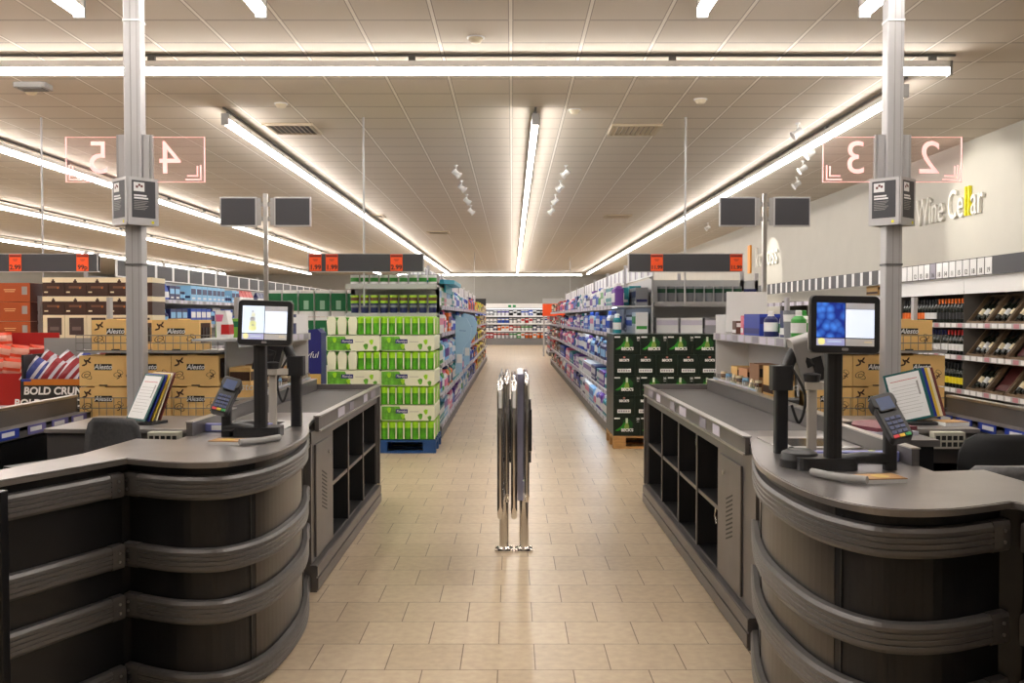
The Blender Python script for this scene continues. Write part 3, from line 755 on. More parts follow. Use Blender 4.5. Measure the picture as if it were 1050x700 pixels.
price_rail(1.36, 2.68, 10.9, 2.11, [(1.68, '11.99'), (2.60, '11.99')], 2.01, 'dark price rail with two orange cards above the beer cases', 2.01)
price_rail(-6.6, -4.80, 10.9, 2.11, [(-5.76, '2.99'), (-4.98, '99p')], -5.45, 'dark price rail with two orange cards above the coffee packs', -5.45)

# ------------------------------------------------------------------ cartons of nuts, wire racks, lane furniture
def leaf_art(b, cx, cz, r, y):
    for k, (dx, dz, a) in enumerate(((-0.55, -0.5, 0.3), (-0.1, -0.15, 1.3), (0.1, 0.35, 0.2), (0.45, 0.1, -0.5), (0.5, 0.65, 1.0), (-0.3, 0.3, 2.2))):
        x = cx + dx * r; z = cz + dz * r; N = 8; ca, sa = math.cos(a), math.sin(a)
        b.add([(x + r * 0.42 * math.cos(2 * PI * i / N) * ca - r * 0.17 * math.sin(2 * PI * i / N) * sa, y - k * 0.00005,
                z + r * 0.42 * math.cos(2 * PI * i / N) * sa + r * 0.17 * math.sin(2 * PI * i / N) * ca) for i in range(N)], [list(range(N))], BROWN)
def ring_art(b, cx, cz, rx, rz, y, ang=0.4, w=0.16):
    N = 14; vs = []
    for i in range(N):
        t = 2 * PI * i / N
        for q in (1, 1 - w):
            X_ = rx * q * math.cos(t); Z_ = rz * q * math.sin(t)
            vs.append((cx + X_ * math.cos(ang) - Z_ * math.sin(ang), y, cz + X_ * math.sin(ang) + Z_ * math.cos(ang)))
    b.add(vs, [(2 * i, 2 * ((i + 1) % N), 2 * ((i + 1) % N) + 1, 2 * i + 1) for i in range(N)], BROWN)
def nut_carton_mesh(w=0.31, d=0.25, h=0.20):
    body = MB(); body.box(-w / 2, w / 2, 0, d, 0, h, TAN); body.box(-w / 2 + 0.1, -w / 2 + 0.17, 0.002, d, h, h + 0.008, TAN)
    # open side showing bags
    body.box(w / 2 - 0.002, w / 2 + 0.002, 0.03, d - 0.03, 0.05, h - 0.02, BROWN)
    for k in range(3):
        body.box(w / 2 + 0.002, w / 2 + 0.008, 0.045 + k * 0.06, 0.085 + k * 0.06, 0.06, h - 0.05, mat(srgb(60, 45, 40), 0.4))
    pr = MB(); y = -0.001
    pr.box(-0.055, 0.06, -0.0014, -0.0004, 0.105, 0.145, INK)
    pr.text('Alesto', 0.045, WHITE, T(0.002, -0.0022, 0.125) @ FRONT, 0, 0.25, 'CENTER', 0.001)
    leaf_art(pr, -w / 2 + 0.05, 0.155, 0.035, y); ring_art(pr, -w / 2 + 0.045, 0.075, 0.033, 0.02, y); ring_art(pr, -w / 2 + 0.058, 0.062, 0.028, 0.016, y - 0.0003, -0.5)
    ring_art(pr, w / 2 - 0.06, 0.075, 0.024, 0.015, y, 0.2); ring_art(pr, w / 2 - 0.04, 0.092, 0.022, 0.013, y - 0.0003, -0.6); leaf_art(pr, w / 2 - 0.045, 0.06, 0.02, y - 0.0005)
    pr.box(-0.025, 0.03, -0.0014, -0.0004, 0.0, 0.008, DARK)
    return body.mesh('carton'), pr.mesh('carton_print')
_cm = nut_carton_mesh()
def nut_carton(x, y, z, label, group, rz=0, first=[None]):
    t = thing('nut_carton', label, 'carton', (x, y, z), rz, group)
    a = bpy.data.objects.new('carton_body', _cm[0]); C.objects.link(a); a.parent = t
    p = bpy.data.objects.new('print', _cm[1]); C.objects.link(p); p.parent = t
    return t

def wire_front(b, x0, x1, y, z0, z1, step=0.05):
    n = max(1, round((x1 - x0) / step))
    for k in range(n + 1): 
        x = x0 + (x1 - x0) * k / n; b.tube([(x, y, z0), (x, y, z1)], 0.0022, WIRE, 5)
    for z in (z0, (z0 + z1) / 2, z1): b.tube([(x0, y, z), (x1, y, z)], 0.003, WIRE, 5)

def impulse(s):
    nm = 'lane four' if s < 0 else 'lane three'
    xs = sorted((s * 1.93, s * 2.86))
    t = thing('wire_rack', f'grey wire fronted snack rack behind the cash desk of {nm}', 'rack', (s * 2.4, 6.15, 0))
    cx = s * 2.4; x0, x1 = xs[0] - cx, xs[1] - cx
    DK = mat((0.10, 0.098, 0.095), 0.5, 0.3)
    b = MB(); b.box(x0, x1, 0, 0.5, 0.02, 0.80, DK); b.build('cabinet', t)
    b = MB(); b.box(x0, x1, 0, 0.5, 0.80, 0.815, SHELFM); b.build('lower_shelf', t)
    b = MB(); b.box(x0, x1, 0, 0.45, 1.245, 1.26, SHELFM); b.build('upper_shelf', t)
    b = MB()
    for x in (x0 + 0.015, x1 - 0.015):
        b.box(x - 0.012, x + 0.012, 0.45, 0.5, 0.8, 1.62, POSTM)
    b.box(x0, x1, 0.48, 0.495, 0.815, 1.245, DK); b.build('uprights', t)
    b = MB(); wire_front(b, x0, x1, -0.012, 0.815, 0.95); b.build('lower_wire_front', t)
    b = MB(); wire_front(b, x0, x1, -0.012, 1.26, 1.36); b.build('upper_wire_front', t)
    g = f'tan nut cartons in the wire rack of {nm}'
    L = xs[0] + 0.17
    for lay in (0, 1):
        for k in range(3):
            x = (s * (2.09 + 0.0) if k == 0 else s * (2.405 if k == 1 else 2.70))
            if k == 2 and s > 0: pass
            lb = ['the lower shelf bottom layer', 'the lower shelf top layer'][lay]
            if k == 2: nut_carton(x, 6.17, 0.816 + lay * 0.21, f'tan nut carton in {lb}, {nm} wire rack, beyond the post', None)
            elif k == 1: nut_carton(x, 6.17, 0.816 + lay * 0.21, f'tan nut carton in {lb}, {nm} wire rack, behind the post', None)
            else: nut_carton(x, 6.17, 0.816 + lay * 0.21, f'tan nut carton in {lb}, {nm} wire rack, near the belt', None)
    for k, x in enumerate((s * 2.22, s * 2.62)):
        nut_carton(x, 6.18, 1.261, f'tan nut carton on the {nm} rack upper shelf, ' + ('belt side of post' if k == 0 else 'beyond the post'), None)
    # side rack along the belt
    t = thing('snack_shelf', f'white two tier snack shelf along the belt of {nm}', 'shelf', (s * 1.80, 6.8, 0))
    cx = s * 1.80
    def B(b_, xa, xb, *r): b_.box(s * xa - cx, s * xb - cx, *r)
    b = MB(); B(b, 1.62, 1.90, -0.62, 0.72, 0.02, 0.93, DK); b.build('base_cabinet', t)
    b = MB(); B(b, 1.615, 1.90, -0.62, 0.72, 0.932, 0.945, SHELFM); b.build('lower_tray', t)
    b = MB(); B(b, 1.64, 1.90, -1.25, 0.72, 1.335, 1.350, SHELFM); b.build('upper_tray', t)
    b = MB(); B(b, 1.64, 1.92, 0.722, 0.735, 0.93, 1.50, WHITE); B(b, 1.895, 1.905, -0.60, 0.71, 0.95, 1.335, SHELFM); b.build('side_panel', t)
    for z, y0, k_ in ((1.30, -1.25, 9), (0.945, -0.62, 6)):
        b = MB(); B(b, 1.618, 1.624, y0, 0.72, z, z + 0.055, SHELFM)
        n = int((0.72 - y0) / 0.19)
        for i in range(n): B(b, 1.6165, 1.6178, y0 + 0.03 + i * 0.19, y0 + 0.18 + i * 0.19, z + 0.006, z + 0.05, LILAC if i % 3 else (mat(srgb(150, 180, 210), .5) if z < 1 else LILAC2))
        b.build('price_strip', t)
    b = MB(); B(b, 1.628, 1.632, -0.62, 0.72, 1.0, 1.004, WIRE); B(b, 1.628, 1.632, -0.62, 0.72, 1.03, 1.034, WIRE)
    for i in range(28): B(b, 1.628, 1.631, -0.62 + i * 0.05, -0.617 + i * 0.05, 1.0, 1.034, WIRE)
    b.build('wire_guard', t)
    return t
impulse(-1); impulse(1)

def simple_box(name, label, cat, x, y, z, w, d, h, m, stripe=None, txt=None, rz=0, group=None, tcol=None):
    t = thing(name, label, cat, (x, y, z), rz, group)
    b = MB(); b.box(-w / 2, w / 2, -d / 2, d / 2, 0, h, m); b.build('body', t, bevel=0.002)
    b = MB()
    if stripe:
        b.box(-w / 2 + 0.004, w / 2 - 0.004, -d / 2 - 0.0012, -d / 2 - 0.0002, h * 0.55, h * 0.85, stripe)
        b.box(-w / 2 - 0.0012, -w / 2 - 0.0002, -d / 2 + 0.004, d / 2 - 0.004, h * 0.1, h * 0.35, stripe); b.box(w / 2 + 0.0002, w / 2 + 0.0012, -d / 2 + 0.004, d / 2 - 0.004, h * 0.55, h * 0.85, stripe)
    if txt: b.text(txt, h * 0.35, tcol or WHITE, T(0, -d / 2 - 0.002, h * 0.35) @ FRONT, 0, 0.2)
    if b.v: b.build('print', t)
    return t
ITEMS = []
# goods on the snack shelves
GRN = mat(srgb(120, 175, 60), 0.5); DGRN = mat(srgb(20, 110, 70), 0.5); BLU = mat(srgb(35, 60, 160), 0.45); DBL = mat(srgb(20, 30, 95), 0.45); REDM = mat(srgb(190, 30, 40), 0.5); PINKM = mat(srgb(225, 120, 140), 0.5)
simple_box('snack_carton', 'light green carton with dark green stripes on the upper snack shelf of lane four', 'carton', -1.775, 6.05, 1.351, 0.22, 0.2, 0.12, GRN, DGRN)
simple_box('snack_carton', 'navy carton with pale lettering on the upper snack shelf of lane four', 'carton', -1.775, 6.62, 1.351, 0.22, 0.3, 0.17, NAVY, BLU, 'FIT')
simple_box('snack_carton', 'navy carton behind the lettered one on the lane four snack shelf', 'carton', -1.775, 7.1, 1.351, 0.22, 0.26, 0.15, DBL, WHITE)
simple_box('snack_carton', 'blue carton of sweets on the upper snack shelf of lane three', 'carton', 1.775, 6.55, 1.351, 0.2, 0.42, 0.15, BLU, NAVY)
simple_box('snack_carton', 'narrow navy carton at the front of the lane three snack shelf', 'carton', 1.78, 5.95, 1.351, 0.12, 0.12, 0.17, DBL, WHITE)
simple_box('snack_carton', 'small brown carton near the white board on lane three snack shelf', 'carton', 1.76, 7.08, 1.351, 0.16, 0.12, 0.1, mat(srgb(90, 60, 45), .5), WHITE)
simple_box('snack_carton', 'pink carton leaning by the blue one on lane three snack shelf', 'carton', 1.76, 6.88, 1.351, 0.14, 0.08, 0.14, PINKM, WHITE)
for i, (y, m_, w_) in enumerate(((6.35, TAN, 'tan nut carton'), (6.72, mat(srgb(150, 110, 80), .6), 'brown open carton'), (7.05, mat(srgb(205, 150, 110), .6), 'salmon coloured carton'), (7.33, TAN, 'small tan carton'))):
    for s, nm in ((-1, 'lane four'), (1, 'lane three')):
        if i == 0: nut_carton(s * 1.775 - s * 0, 6.25, 0.946, f'tan nut carton on the low snack shelf along the belt of {nm}', None) if False else None
        simple_box('snack_carton', f'{w_} on the lower snack shelf beside the belt of {nm}', 'carton', s * 1.81, y, 0.946, 0.14, 0.26 if i < 3 else 0.2, 0.20 if i < 2 else 0.15, m_, BROWN if i != 1 else INK, 'Alesto' if i == 0 else None)
for k, (kd, c1, c2, y) in enumerate((('bottle', 'green', 'white', 5.62), ('bottle', 'white', 'green', 5.75), ('tub', 'white', 'grey', 5.78), ('pouch', 'white', 'green', 6.16), ('bottle', 'navy', 'white', 6.22))):
    ITEMS.append((kd, c1, c2, (1.72 + 0.07 * (k % 2), y, 1.351), 'on the upper snack shelf of lane three'))
for k, (kd, c1, c2, y) in enumerate((('pouch', 'white', 'red', 5.66), ('tub', 'pink', 'white', 5.8), ('bottle', 'white', 'blue', 6.32), ('pouch', 'red', 'white', 6.40))):
    ITEMS.append((kd, c1, c2, (-1.72 - 0.07 * (k % 2), y, 1.351), 'on the upper snack shelf of lane four'))
for s_ in (-1, 1):
    for k in range(7):
        ITEMS.append((('tub', 'pouch', 'can')[k % 3], ('brown', 'cream', 'sky blue')[k % 3], ('cream', 'green', 'white')[k % 3], (s_ * 1.65, 6.26 + k * 0.17, 0.946), 'at the front of the low snack shelf, ' + ('lane three' if s_ > 0 else 'lane four')))
# white board, navy standee
t = thing('display_board', 'blank white board standing on the snack shelf by the beer cases', 'board', (1.86, 7.42, 1.351))
b = MB(); b.box(-0.16, 0.16, 0, 0.012, 0, 0.33, WHITE); b.build('board', t); b = MB(); b.box(-0.16, 0.16, -0.02, 0.03, -0.0, 0.012, SHELFM); b.build('foot', t)
t = thing('cardboard_standee', 'navy blue cardboard standee with white script beside the green paper pallet', 'display stand', (-1.9, 9.0, 0))
b = MB(); b.M = R(90, 'X')
b.prism([(-0.09, 0.0), (0.09, 0.0), (0.09, 1.33), (0.05, 1.37), (-0.03, 1.36), (-0.075, 1.28), (-0.09, 1.1)], -0.12, 0.12, NAVY); b.build('panel', t)
b = MB(); b.text('yful', 0.085, WHITE, T(-0.0, -0.122, 1.12) @ FRONT, 0, 0.25); b.box(-0.085, 0.085, -0.1215, -0.1205, 0.72, 0.94, mat(srgb(190, 160, 90), .5)); b.box(-0.02, 0.03, -0.123, -0.122, 0.76, 0.9, REDM); b.build('print', t)

# ------------------------------------------------------------------ cash desks, displays, chairs
for s, nm, xt in ((-1, 'lane four', -1.88), (1, 'lane three', 2.36)):
    t = thing('cash_desk', f'grey cash desk behind the cashier place of {nm}', 'desk', (s * 2.1, 5.1, 0))
    b = MB(); b.box(-0.46, 0.46, 0, 0.69, 0.845, 0.87, mat((0.30, 0.28, 0.27), 0.35, 0.5, name='desk_top')); b.build('desk_top', t, bevel=0.004)
    b = MB(); b.box(-0.45, 0.45, 0.02, 0.045, 0.68, 0.844, CABIN); b.build('apron', t)
    b = MB()
    for x in (-0.45, 0.42): b.box(x, x + 0.03, 0.05, 0.68, 0.0, 0.844, DPANEL)
    b.box(-0.42, 0.42, 0.64, 0.66, 0.0, 0.844, DARK); b.build('side_panel', t)
    t = thing('coin_tray', f'pale plastic tray with rows of square dark slots hung on the desk of {nm}', 'tray', (xt, 5.03, 0.77))
    W_ = mat(srgb(190, 186, 172), 0.5)
    b = MB(); b.box(-0.085, 0.085, 0, 0.06, 0, 0.09, W_); b.build('body', t, bevel=0.003)
    b = MB()
    for i in range(5):
        for j in range(2): b.box(-0.075 + i * 0.031, -0.053 + i * 0.031, -0.002, 0.0, 0.012 + j * 0.035, 0.036 + j * 0.035, DARK)
    b.build('slots', t)
    xd = -2.13 if s < 0 else 2.30
    t = thing('document_display', f'desk flip display with a white page and coloured frames at {nm}', 'document display', (xd, 5.35, 0.871))
    b = MB(); b.prism([(-0.14, -0.09), (0.10, -0.09), (0.14, 0.05), (-0.10, 0.08)], 0, 0.015, BLACK); b.build('foot', t)
    for k, (c, nm2) in enumerate((((15, 85, 85), 'teal'), ((30, 45, 150), 'blue'), ((225, 190, 60), 'yellow'), ((235, 225, 200), 'cream'), ((110, 50, 45), 'dark red'))):
        Mk = T(-0.02 if s < 0 else 0.0, -0.02, 0.02) @ (R(-40, 'Z') @ T(0, 0.024 * k, 0) @ R(-26 + k * 1.5, 'X') if s < 0 else R(-22, 'Z') @ T(0.016 * k, 0.022 * k, 0) @ R(-15, 'Y') @ R(-8, 'X'))
        sx = 1
        b = MB(); b.M = Mk; b.box(-0.105, 0.105, -0.003, 0.003, 0.0, 0.285, mat(srgb(*c), 0.45)); fr = b.build('frame', t); tag(fr, nm2 + ' frame')
        if k == 0:
            b = MB(); b.M = Mk; b.box(-0.092, 0.088, -0.0042, -0.0035, 0.012, 0.273, WHITE); b.box(-0.075, 0.07, -0.0052, -0.0045, 0.235, 0.238, REDM)
            for q in range(9): b.box(-0.075, 0.05 + 0.01 * (q % 3), -0.0052, -0.0045, 0.05 + q * 0.019, 0.0515 + q * 0.019, GREYP)
            b.box(0.06, 0.07, -0.0052, -0.0045, 0.14, 0.22, GREYP); b.build('page', fr)
    for k, (dx, c) in enumerate(((0.33, (190, 160, 120)), (0.37, (150, 120, 100)))):
        pass
for i, (x, y, w, c, l) in enumerate(((2.48, 5.28, 0.12, (200, 170, 120), 'small pile top leaflet in tan on the lane three desk'),)):
    t = thing('leaflet_pad', 'tan leaflet pad lying on the desk beside the flip display at lane three', 'leaflets', (x, y, 0.871), 10)
    b = MB(); b.box(-0.07, 0.07, -0.06, 0.06, 0, 0.02, WHITE); b.build('pages', t); b = MB(); b.box(-0.07, 0.07, -0.06, 0.06, 0.02, 0.024, mat(srgb(190, 150, 100), .6)); b.build('cover', t)
# magazines beside the belt of lane three
for k, (c, l) in enumerate(((( 120, 60, 70), 'dark red magazine on the scanner side of lane three'), ((190, 190, 200), 'pale magazine tucked under the dark red one at lane three'))):
    t = thing('magazine', l, 'magazine', (1.83, 4.62, 0.93 - k * 0.016), 12)
# (magazines rest on the cashier shelf)
for o in [o for o in bpy.data.objects if o.name.startswith('magazine')]: bpy.data.objects.remove(o)
t = thing('cashier_shelf', 'grey shelf beside the lane three guard rail', 'shelf', (1.78, 4.55, 0))
b = MB(); b.box(-0.17, 0.17, -0.3, 0.3, 0.89, 0.92, CABIN); b.build('shelf_top', t); b = MB(); b.box(-0.15, 0.15, -0.28, 0.28, 0, 0.89, DPANEL); b.build('cabinet', t)
for k, (c, l) in enumerate((((190, 190, 205), 'pale blue magazine under a dark red one at lane three'), ((120, 60, 70), 'dark red magazine on top at the lane three cashier shelf'))):
    b = MB(); b.box(-0.12, 0.12, -0.15, 0.15, 0, 0.018, mat(srgb(*c), 0.5)); b.box(-0.118, 0.122, -0.148, 0.152, 0.003, 0.015, WHITE)
    o = b.build('magazine'); o.location = (1.78, 4.55 + k * 0.03, 0.9205 + k * 0.0185); o.rotation_euler.z = math.radians(12 + k * 9); tag(o, l, 'magazine')

def chair(x, y, rz, seat_z, label, arms=True, bw=0.44, FABRIC=FABRIC):
    t = thing('office_chair', label, 'chair', (x, y, 0), rz)
    b = MB(); b.rbox(-0.24, 0.24, -0.22, 0.24, seat_z - 0.05, seat_z + 0.04, FABRIC, 0.06, 'z', 4); b.build('seat', t, bevel=0.02)
    b = MB()
    zs = [(0.06, 0.0, 0.9), (0.2, -0.012, 1.0), (0.36, -0.02, 0.97), (0.44, -0.03, 0.85)]
    vs = []; n = 8
    prof = [(0.06, 0.8), (0.1, 0.95), (0.22, 1.0), (0.36, 0.97), (0.42, 0.88), (0.45, 0.7)]
    rows = []
    for sgn in (1, -1):
        for (z, k) in prof:
            for i in range(n + 1):
                u = -1 + 2 * i / n
                xx = u * bw / 2 * k; yy = -0.24 - 0.05 * (1 - u * u) - 0.02 * (z / 0.4) + (0.03 if sgn > 0 else -0.03) * (1 - abs(u) ** 4 * 0.7)
                vs.append((xx, yy, seat_z + z))
    L = len(prof); N = n + 1
    fs = []
    for i in range(L - 1):
        for k in range(n):
            a = i * N + k; fs.append((a, a + 1, a + N + 1, a + N)); c = L * N + a; fs.append((c + 1, c, c + N, c + N + 1))
    for k in range(n):
        fs.append((k + 1, k, L * N + k, L * N + k + 1)); a = (L - 1) * N + k; fs.append((a, a + 1, L * N + a + 1, L * N + a))
    for i in range(L - 1):
        a = i * N; fs.append((a, a + N, L * N + a + N, L * N + a)); a = i * N + n; fs.append((a + N, a, L * N + a, L * N + a + N))
    b.add(vs, fs, FABRIC, True); b.build('backrest', t, fix=True)
    b = MB(); b.tube([(0, -0.31, seat_z + 0.15), (0, -0.33, seat_z), (0, -0.15, seat_z - 0.07)], 0.02, BLACK, 10); b.build('back_bracket', t)
    b = MB(); b.tube([(0, 0, 0.09), (0, 0, seat_z - 0.05)], 0.028, CHROME, 14); b.build('gas_column', t)
    for k in range(5):
        a = k * 2 * PI / 5
        b = MB(); b.tube([(0, 0, 0.11), (0.28 * math.cos(a), 0.28 * math.sin(a), 0.075)], [0.025, 0.015], BLACK, 8); lg = b.build('base_arm', t)
        b = MB(); b.M = T(0.28 * math.cos(a), 0.28 * math.sin(a), 0.032) @ R(90, 'X'); b.lathe([(0.03, -0.02), (0.03, 0.02)], BLACK, 12); b.build('caster', lg, fix=True)
    if arms:
        for sd in (-1, 1):
            b = MB(); b.tube([(sd * 0.24, 0, seat_z - 0.02), (sd * 0.29, 0, seat_z + 0.02), (sd * 0.29, 0, seat_z + 0.20)], 0.014, BLACK, 8); b.rbox(sd * 0.29 - 0.035, sd * 0.29 + 0.035, -0.15, 0.14, seat_z + 0.2, seat_z + 0.235, BLACK, 0.02, 'z'); b.build('armrest', t)
chair(-2.2, 4.62, 150, 0.5, 'dark grey office chair at the lane four cash desk', True)
chair(1.97, 3.99, 8, 0.44, 'mid grey office chair at the lane three cash desk', False, 0.46, mat((0.13, 0.128, 0.13), 0.8, var=0.15, scale=60, name='grey_fabric'))
chair(2.40, 4.66, 0, 0.48, 'black office chair with a wide back in front of the lane two side panel', False, 0.60, mat((0.012, 0.012, 0.013), 0.8, name='black_fabric'))

# neighbour lane side units
for s, nm in ((-1, 'lane five'), (1, 'lane two')):
    t = thing('belt_side_unit', f'grey side wall and ledge of the {nm} belt', 'checkout side', (s * 3.1, 4.4, 0))
    b = MB(); b.box(-0.30, 0.30, -2.2, 1.75, 0.02, 0.78, DPANEL); b.build('base', t)
    sx = -s
    b = MB(); b.box(sx * 0.24, sx * 0.20, -2.2, 1.75, 0.78, 0.955, CABIN); b.box(sx * 0.245, sx * 0.195, -2.2, 1.75, 0.955, 0.97, STEEL); b.build('upper_wall', t)
    b = MB(); b.box(sx * 0.24, sx * 0.34, -2.2, 1.72, 0.84, 0.86, CABIN); b.box(sx * 0.335, sx * 0.34, -2.2, 1.72, 0.80, 0.86, CABIN); b.build('ledge', t)
    b = MB()
    for y in (0.35, 0.62, 0.92, 1.2, 1.45): b.box(sx * 0.341, sx * 0.345, y, y + 0.2, 0.81, 0.862, BLU if (y < 0.7 or s > 0) else mat(srgb(110, 105, 165), .5)); b.box(sx * 0.3452, sx * 0.3458, y + 0.02, y + 0.15, 0.825, 0.85, WHITE)
    b.build('label_strip', t)
    b = MB(); b.box(sx * 0.19, -sx * 0.3, -2.2, 1.75, 0.78, 0.90, BELT); b.build('conveyor_belt', t)

# carrier bags hung in the counter compartments
def bag(x, y, z, s, label, m, h=0.26):
    t = thing('carrier_bag', label, 'bag', (x, y, z))
    b = MB(); n = 10; vs = []; fs = []
    rnd = random.Random(int(y * 100))
    prof = [(0, 0.5), (0.12, 1.0), (0.4, 1.05), (0.7, 0.9), (0.9, 0.55), (1.0, 0.25)]
    for zz, k in prof:
        for i in range(n):
            a = 2 * PI * i / n; r = k * (1 + rnd.uniform(-0.22, 0.22))
            vs.append((0.055 * r * math.cos(a), 0.10 * r * math.sin(a), -h + zz * h * 0.85))
    for j in range(len(prof) - 1):
        for i in range(n): fs.append((j * n + i, j * n + (i + 1) % n, (j + 1) * n + (i + 1) % n, (j + 1) * n + i))
    fs.append(tuple(range(n))[::-1]); fs.append(tuple(range((len(prof) - 1) * n, len(prof) * n)))
    b.add(vs, fs, m, True); b.build('bag_body', t)
    b = MB()
    for dx in (-0.012, 0.012): b.tube([(dx, -0.03, -h * 0.2), (dx, 0, 0.0), (dx, 0.03, -h * 0.2)], 0.005, m, 6)
    b.build('handle', t)
for (x, y, z, l, m_, h_) in ((-1.2, 5.85, 0.765, 'crumpled white plastic bag hanging in the top compartment of the lane four counter', mat((0.55, 0.55, 0.55), 0.4), 0.25),
                         (-1.2, 6.45, 0.765, 'grey plastic bag hanging in the second top compartment of the lane four counter', mat((0.25, 0.25, 0.25), 0.4), 0.22),
                         (-1.2, 5.85, 0.44, 'dark grey patterned bag in the lower compartment of the lane four counter', mat((0.12, 0.12, 0.13), 0.35, var=0.6, scale=18), 0.24)):
    bag(x, y, z, -1, l, m_, h_)
for y, z, l in ((5.2, 0.42, 'lower'), (5.75, 0.76, 'upper')):
    t = thing('bag_hook', f'chrome bag hook in the {l} compartments of the lane three counter', 'hook', (1.14, y, z))
    b = MB(); b.tube([(0, 0, 0.035), (0, 0, 0), (-0.0, 0.02, -0.05), (0, -0.02, -0.09)], 0.007, CHROME, 8); b.build('hook', t)
    b = MB(); b.rbox(-0.02, 0.02, -0.015, 0.015, 0.025, 0.037, CHROME, 0.004, 'z'); b.build('plate', t)

# ------------------------------------------------------------------ pallets and stacks
def pallet(x, y, w, d, m, label):
    t = thing('pallet', label, 'pallet', (x, y, 0))
    b = MB()
    for k in range(5):
        yy = -d / 2 + k * (d - 0.1) / 4; b.box(-w / 2, w / 2, yy, yy + 0.1, 0.122, 0.144, m)
    b.build('deck', t)
    for xx in (-w / 2, -0.07, w / 2 - 0.14):
        for yy in (-d / 2, -0.05, d / 2 - 0.1):
            b = MB(); b.box(xx, xx + 0.14, yy, yy + 0.1, 0.022, 0.1, m); b.build('block', t)
    b = MB()
    for xx in (-w / 2, -0.07, w / 2 - 0.14): b.box(xx, xx + 0.14, -d / 2, d / 2, 0.1, 0.122, m)
    b.build('stringer', t)
    b = MB()
    for yy in (-d / 2, -0.05, d / 2 - 0.1): b.box(-w / 2, w / 2, yy, yy + 0.1, 0, 0.022, m)
    b.build('skid', t)
PB = mat(srgb(25, 70, 125), 0.6, var=0.15, scale=6)
pallet(-1.43, 10.55, 1.2, 0.8, PB, 'blue pallet under the green paper packs')
pallet(1.74, 10.9, 1.2, 0.8, WOOD, 'wooden pallet under the beer cases')

LG = mat(srgb(155, 215, 35), 0.35, var=0.12, scale=10, name='lime_wrap'); MG = mat(srgb(80, 165, 25), 0.4, var=0.35, scale=14, name='green_wrap'); CRM = mat(srgb(225, 228, 200), 0.4, name='cream_wrap')
LEAF = mat(srgb(95, 165, 45), 0.45, var=0.5, scale=16, name='leaf_print')
def roll_pack(w, n_w, whites):
    b = MB()
    n = 7; r = w / n / 2
    if whites:
        for k in range(3):
            x0 = -w / 2 + k * 0.115 + 0.006; x1 = x0 + 0.103
            b.add([(x0 + 0.012, 0, 0.006), (x1 - 0.012, 0, 0.006), (x1, 0, 0.15), (x1 - 0.02, 0.01, 0.20), (x0 + 0.02, 0.01, 0.20), (x0, 0, 0.15),
                   (x0 + 0.012, 0.1, 0.006), (x1 - 0.012, 0.1, 0.006), (x1, 0.1, 0.15), (x1 - 0.02, 0.1, 0.20), (x0 + 0.02, 0.1, 0.20), (x0, 0.1, 0.15)],
                  [(0, 1, 2, 3, 4, 5), (1, 7, 8, 2), (2, 8, 9, 3), (3, 9, 10, 4), (4, 10, 11, 5), (5, 11, 6, 0)], CRM)
    for k in range(n):
        cx = -w / 2 + r + 2 * r * k
        if whites and k < 4: continue
        b.lathe([(r, 0.005), (r, 0.13), (r, 0.19), (r * 0.6, 0.202)], LG, 10, (cx, r, 0), [MG, LG, LG])
        b.box(cx + r * 0.8, cx + r * 1.1, -0.002, 0.02, 0.01, 0.185, CRM)
    b.box(-w / 2 + 0.005, w / 2 - 0.005, r, 0.36, 0.005, 0.19, LG if not whites else MG)
    return b.mesh('roll_pack')
def printed_pack(w):
    b = MB(); b.rbox(-w / 2, w / 2, 0, 0.37, 0.004, 0.172, CRM, 0.02, 'y', 3)
    p = MB(); y = -0.001
    p.add([(-w / 2 + 0.01, y, 0.01), (-0.02, y, 0.01), (-0.09, y, 0.16), (-w / 2 + 0.01, y, 0.16)], [(0, 1, 2, 3)], LEAF)
    for (cx, cz, r, m_) in ((0.14, 0.05, 0.035, LEAF), (0.2, 0.1, 0.03, LG), (0.24, 0.03, 0.03, LEAF), (-0.05, 0.05, 0.03, LG), (-0.2, 0.12, 0.03, LG)):
        N = 7; p.add([(cx + r * math.cos(2 * PI * k / N) * (1 if k % 2 else 0.6), y - 0.0005, cz + r * math.sin(2 * PI * k / N)) for k in range(N)], [list(range(N))], m_)
    p.box(-0.13, 0.0, -0.0025, -0.002, 0.085, 0.13, NAVY); p.text('Floralys', 0.036, WHITE, T(-0.065, -0.003, 0.107) @ FRONT, 0, 0.15)
    p.box(0.02, 0.12, -0.0025, -0.002, 0.10, 0.105, GREYP)
    return b.mesh('printed_pack'), p.mesh('pack_print')
rp0 = roll_pack(0.585, 7, 0); rp1 = roll_pack(0.585, 7, 4); pp = printed_pack(0.585)
z = 0.145; x_c = (-1.725, -1.135)
lay = 0
names_ = ['bottom', 'second', 'third', 'fourth', 'fifth', 'sixth', 'top']
for L in range(7):
    isT = L % 2 == 0
    for side, xc in enumerate(x_c):
        for row in range(2):
            yy = 10.16 + row * 0.385
            pos = 'aisle end' if side else 'standee end'
            rw = 'front' if row == 0 else 'back'
            if isT:
                w4 = side == 0 and L >= 4
                me = rp1 if w4 else rp0
                o = bpy.data.objects.new('toilet_roll_pack', me); C.objects.link(o); o.location = (xc, yy, z)
                tag(o, f"{'white topped' if w4 else 'lime green'} toilet roll pack, {names_[L]} layer, {pos}, {rw} row of green pallet", 'toilet roll pack')
            else:
                t = thing('tissue_pack', f'leaf printed tissue pack, {names_[L]} layer, {pos}, {rw} row of green pallet', 'tissue pack', (xc, yy, z))
                for nn, me in (('wrapping', pp[0]), ('print', pp[1])):
                    o = bpy.data.objects.new(nn, me); C.objects.link(o); o.parent = t
    z += 0.205 if isT else 0.175

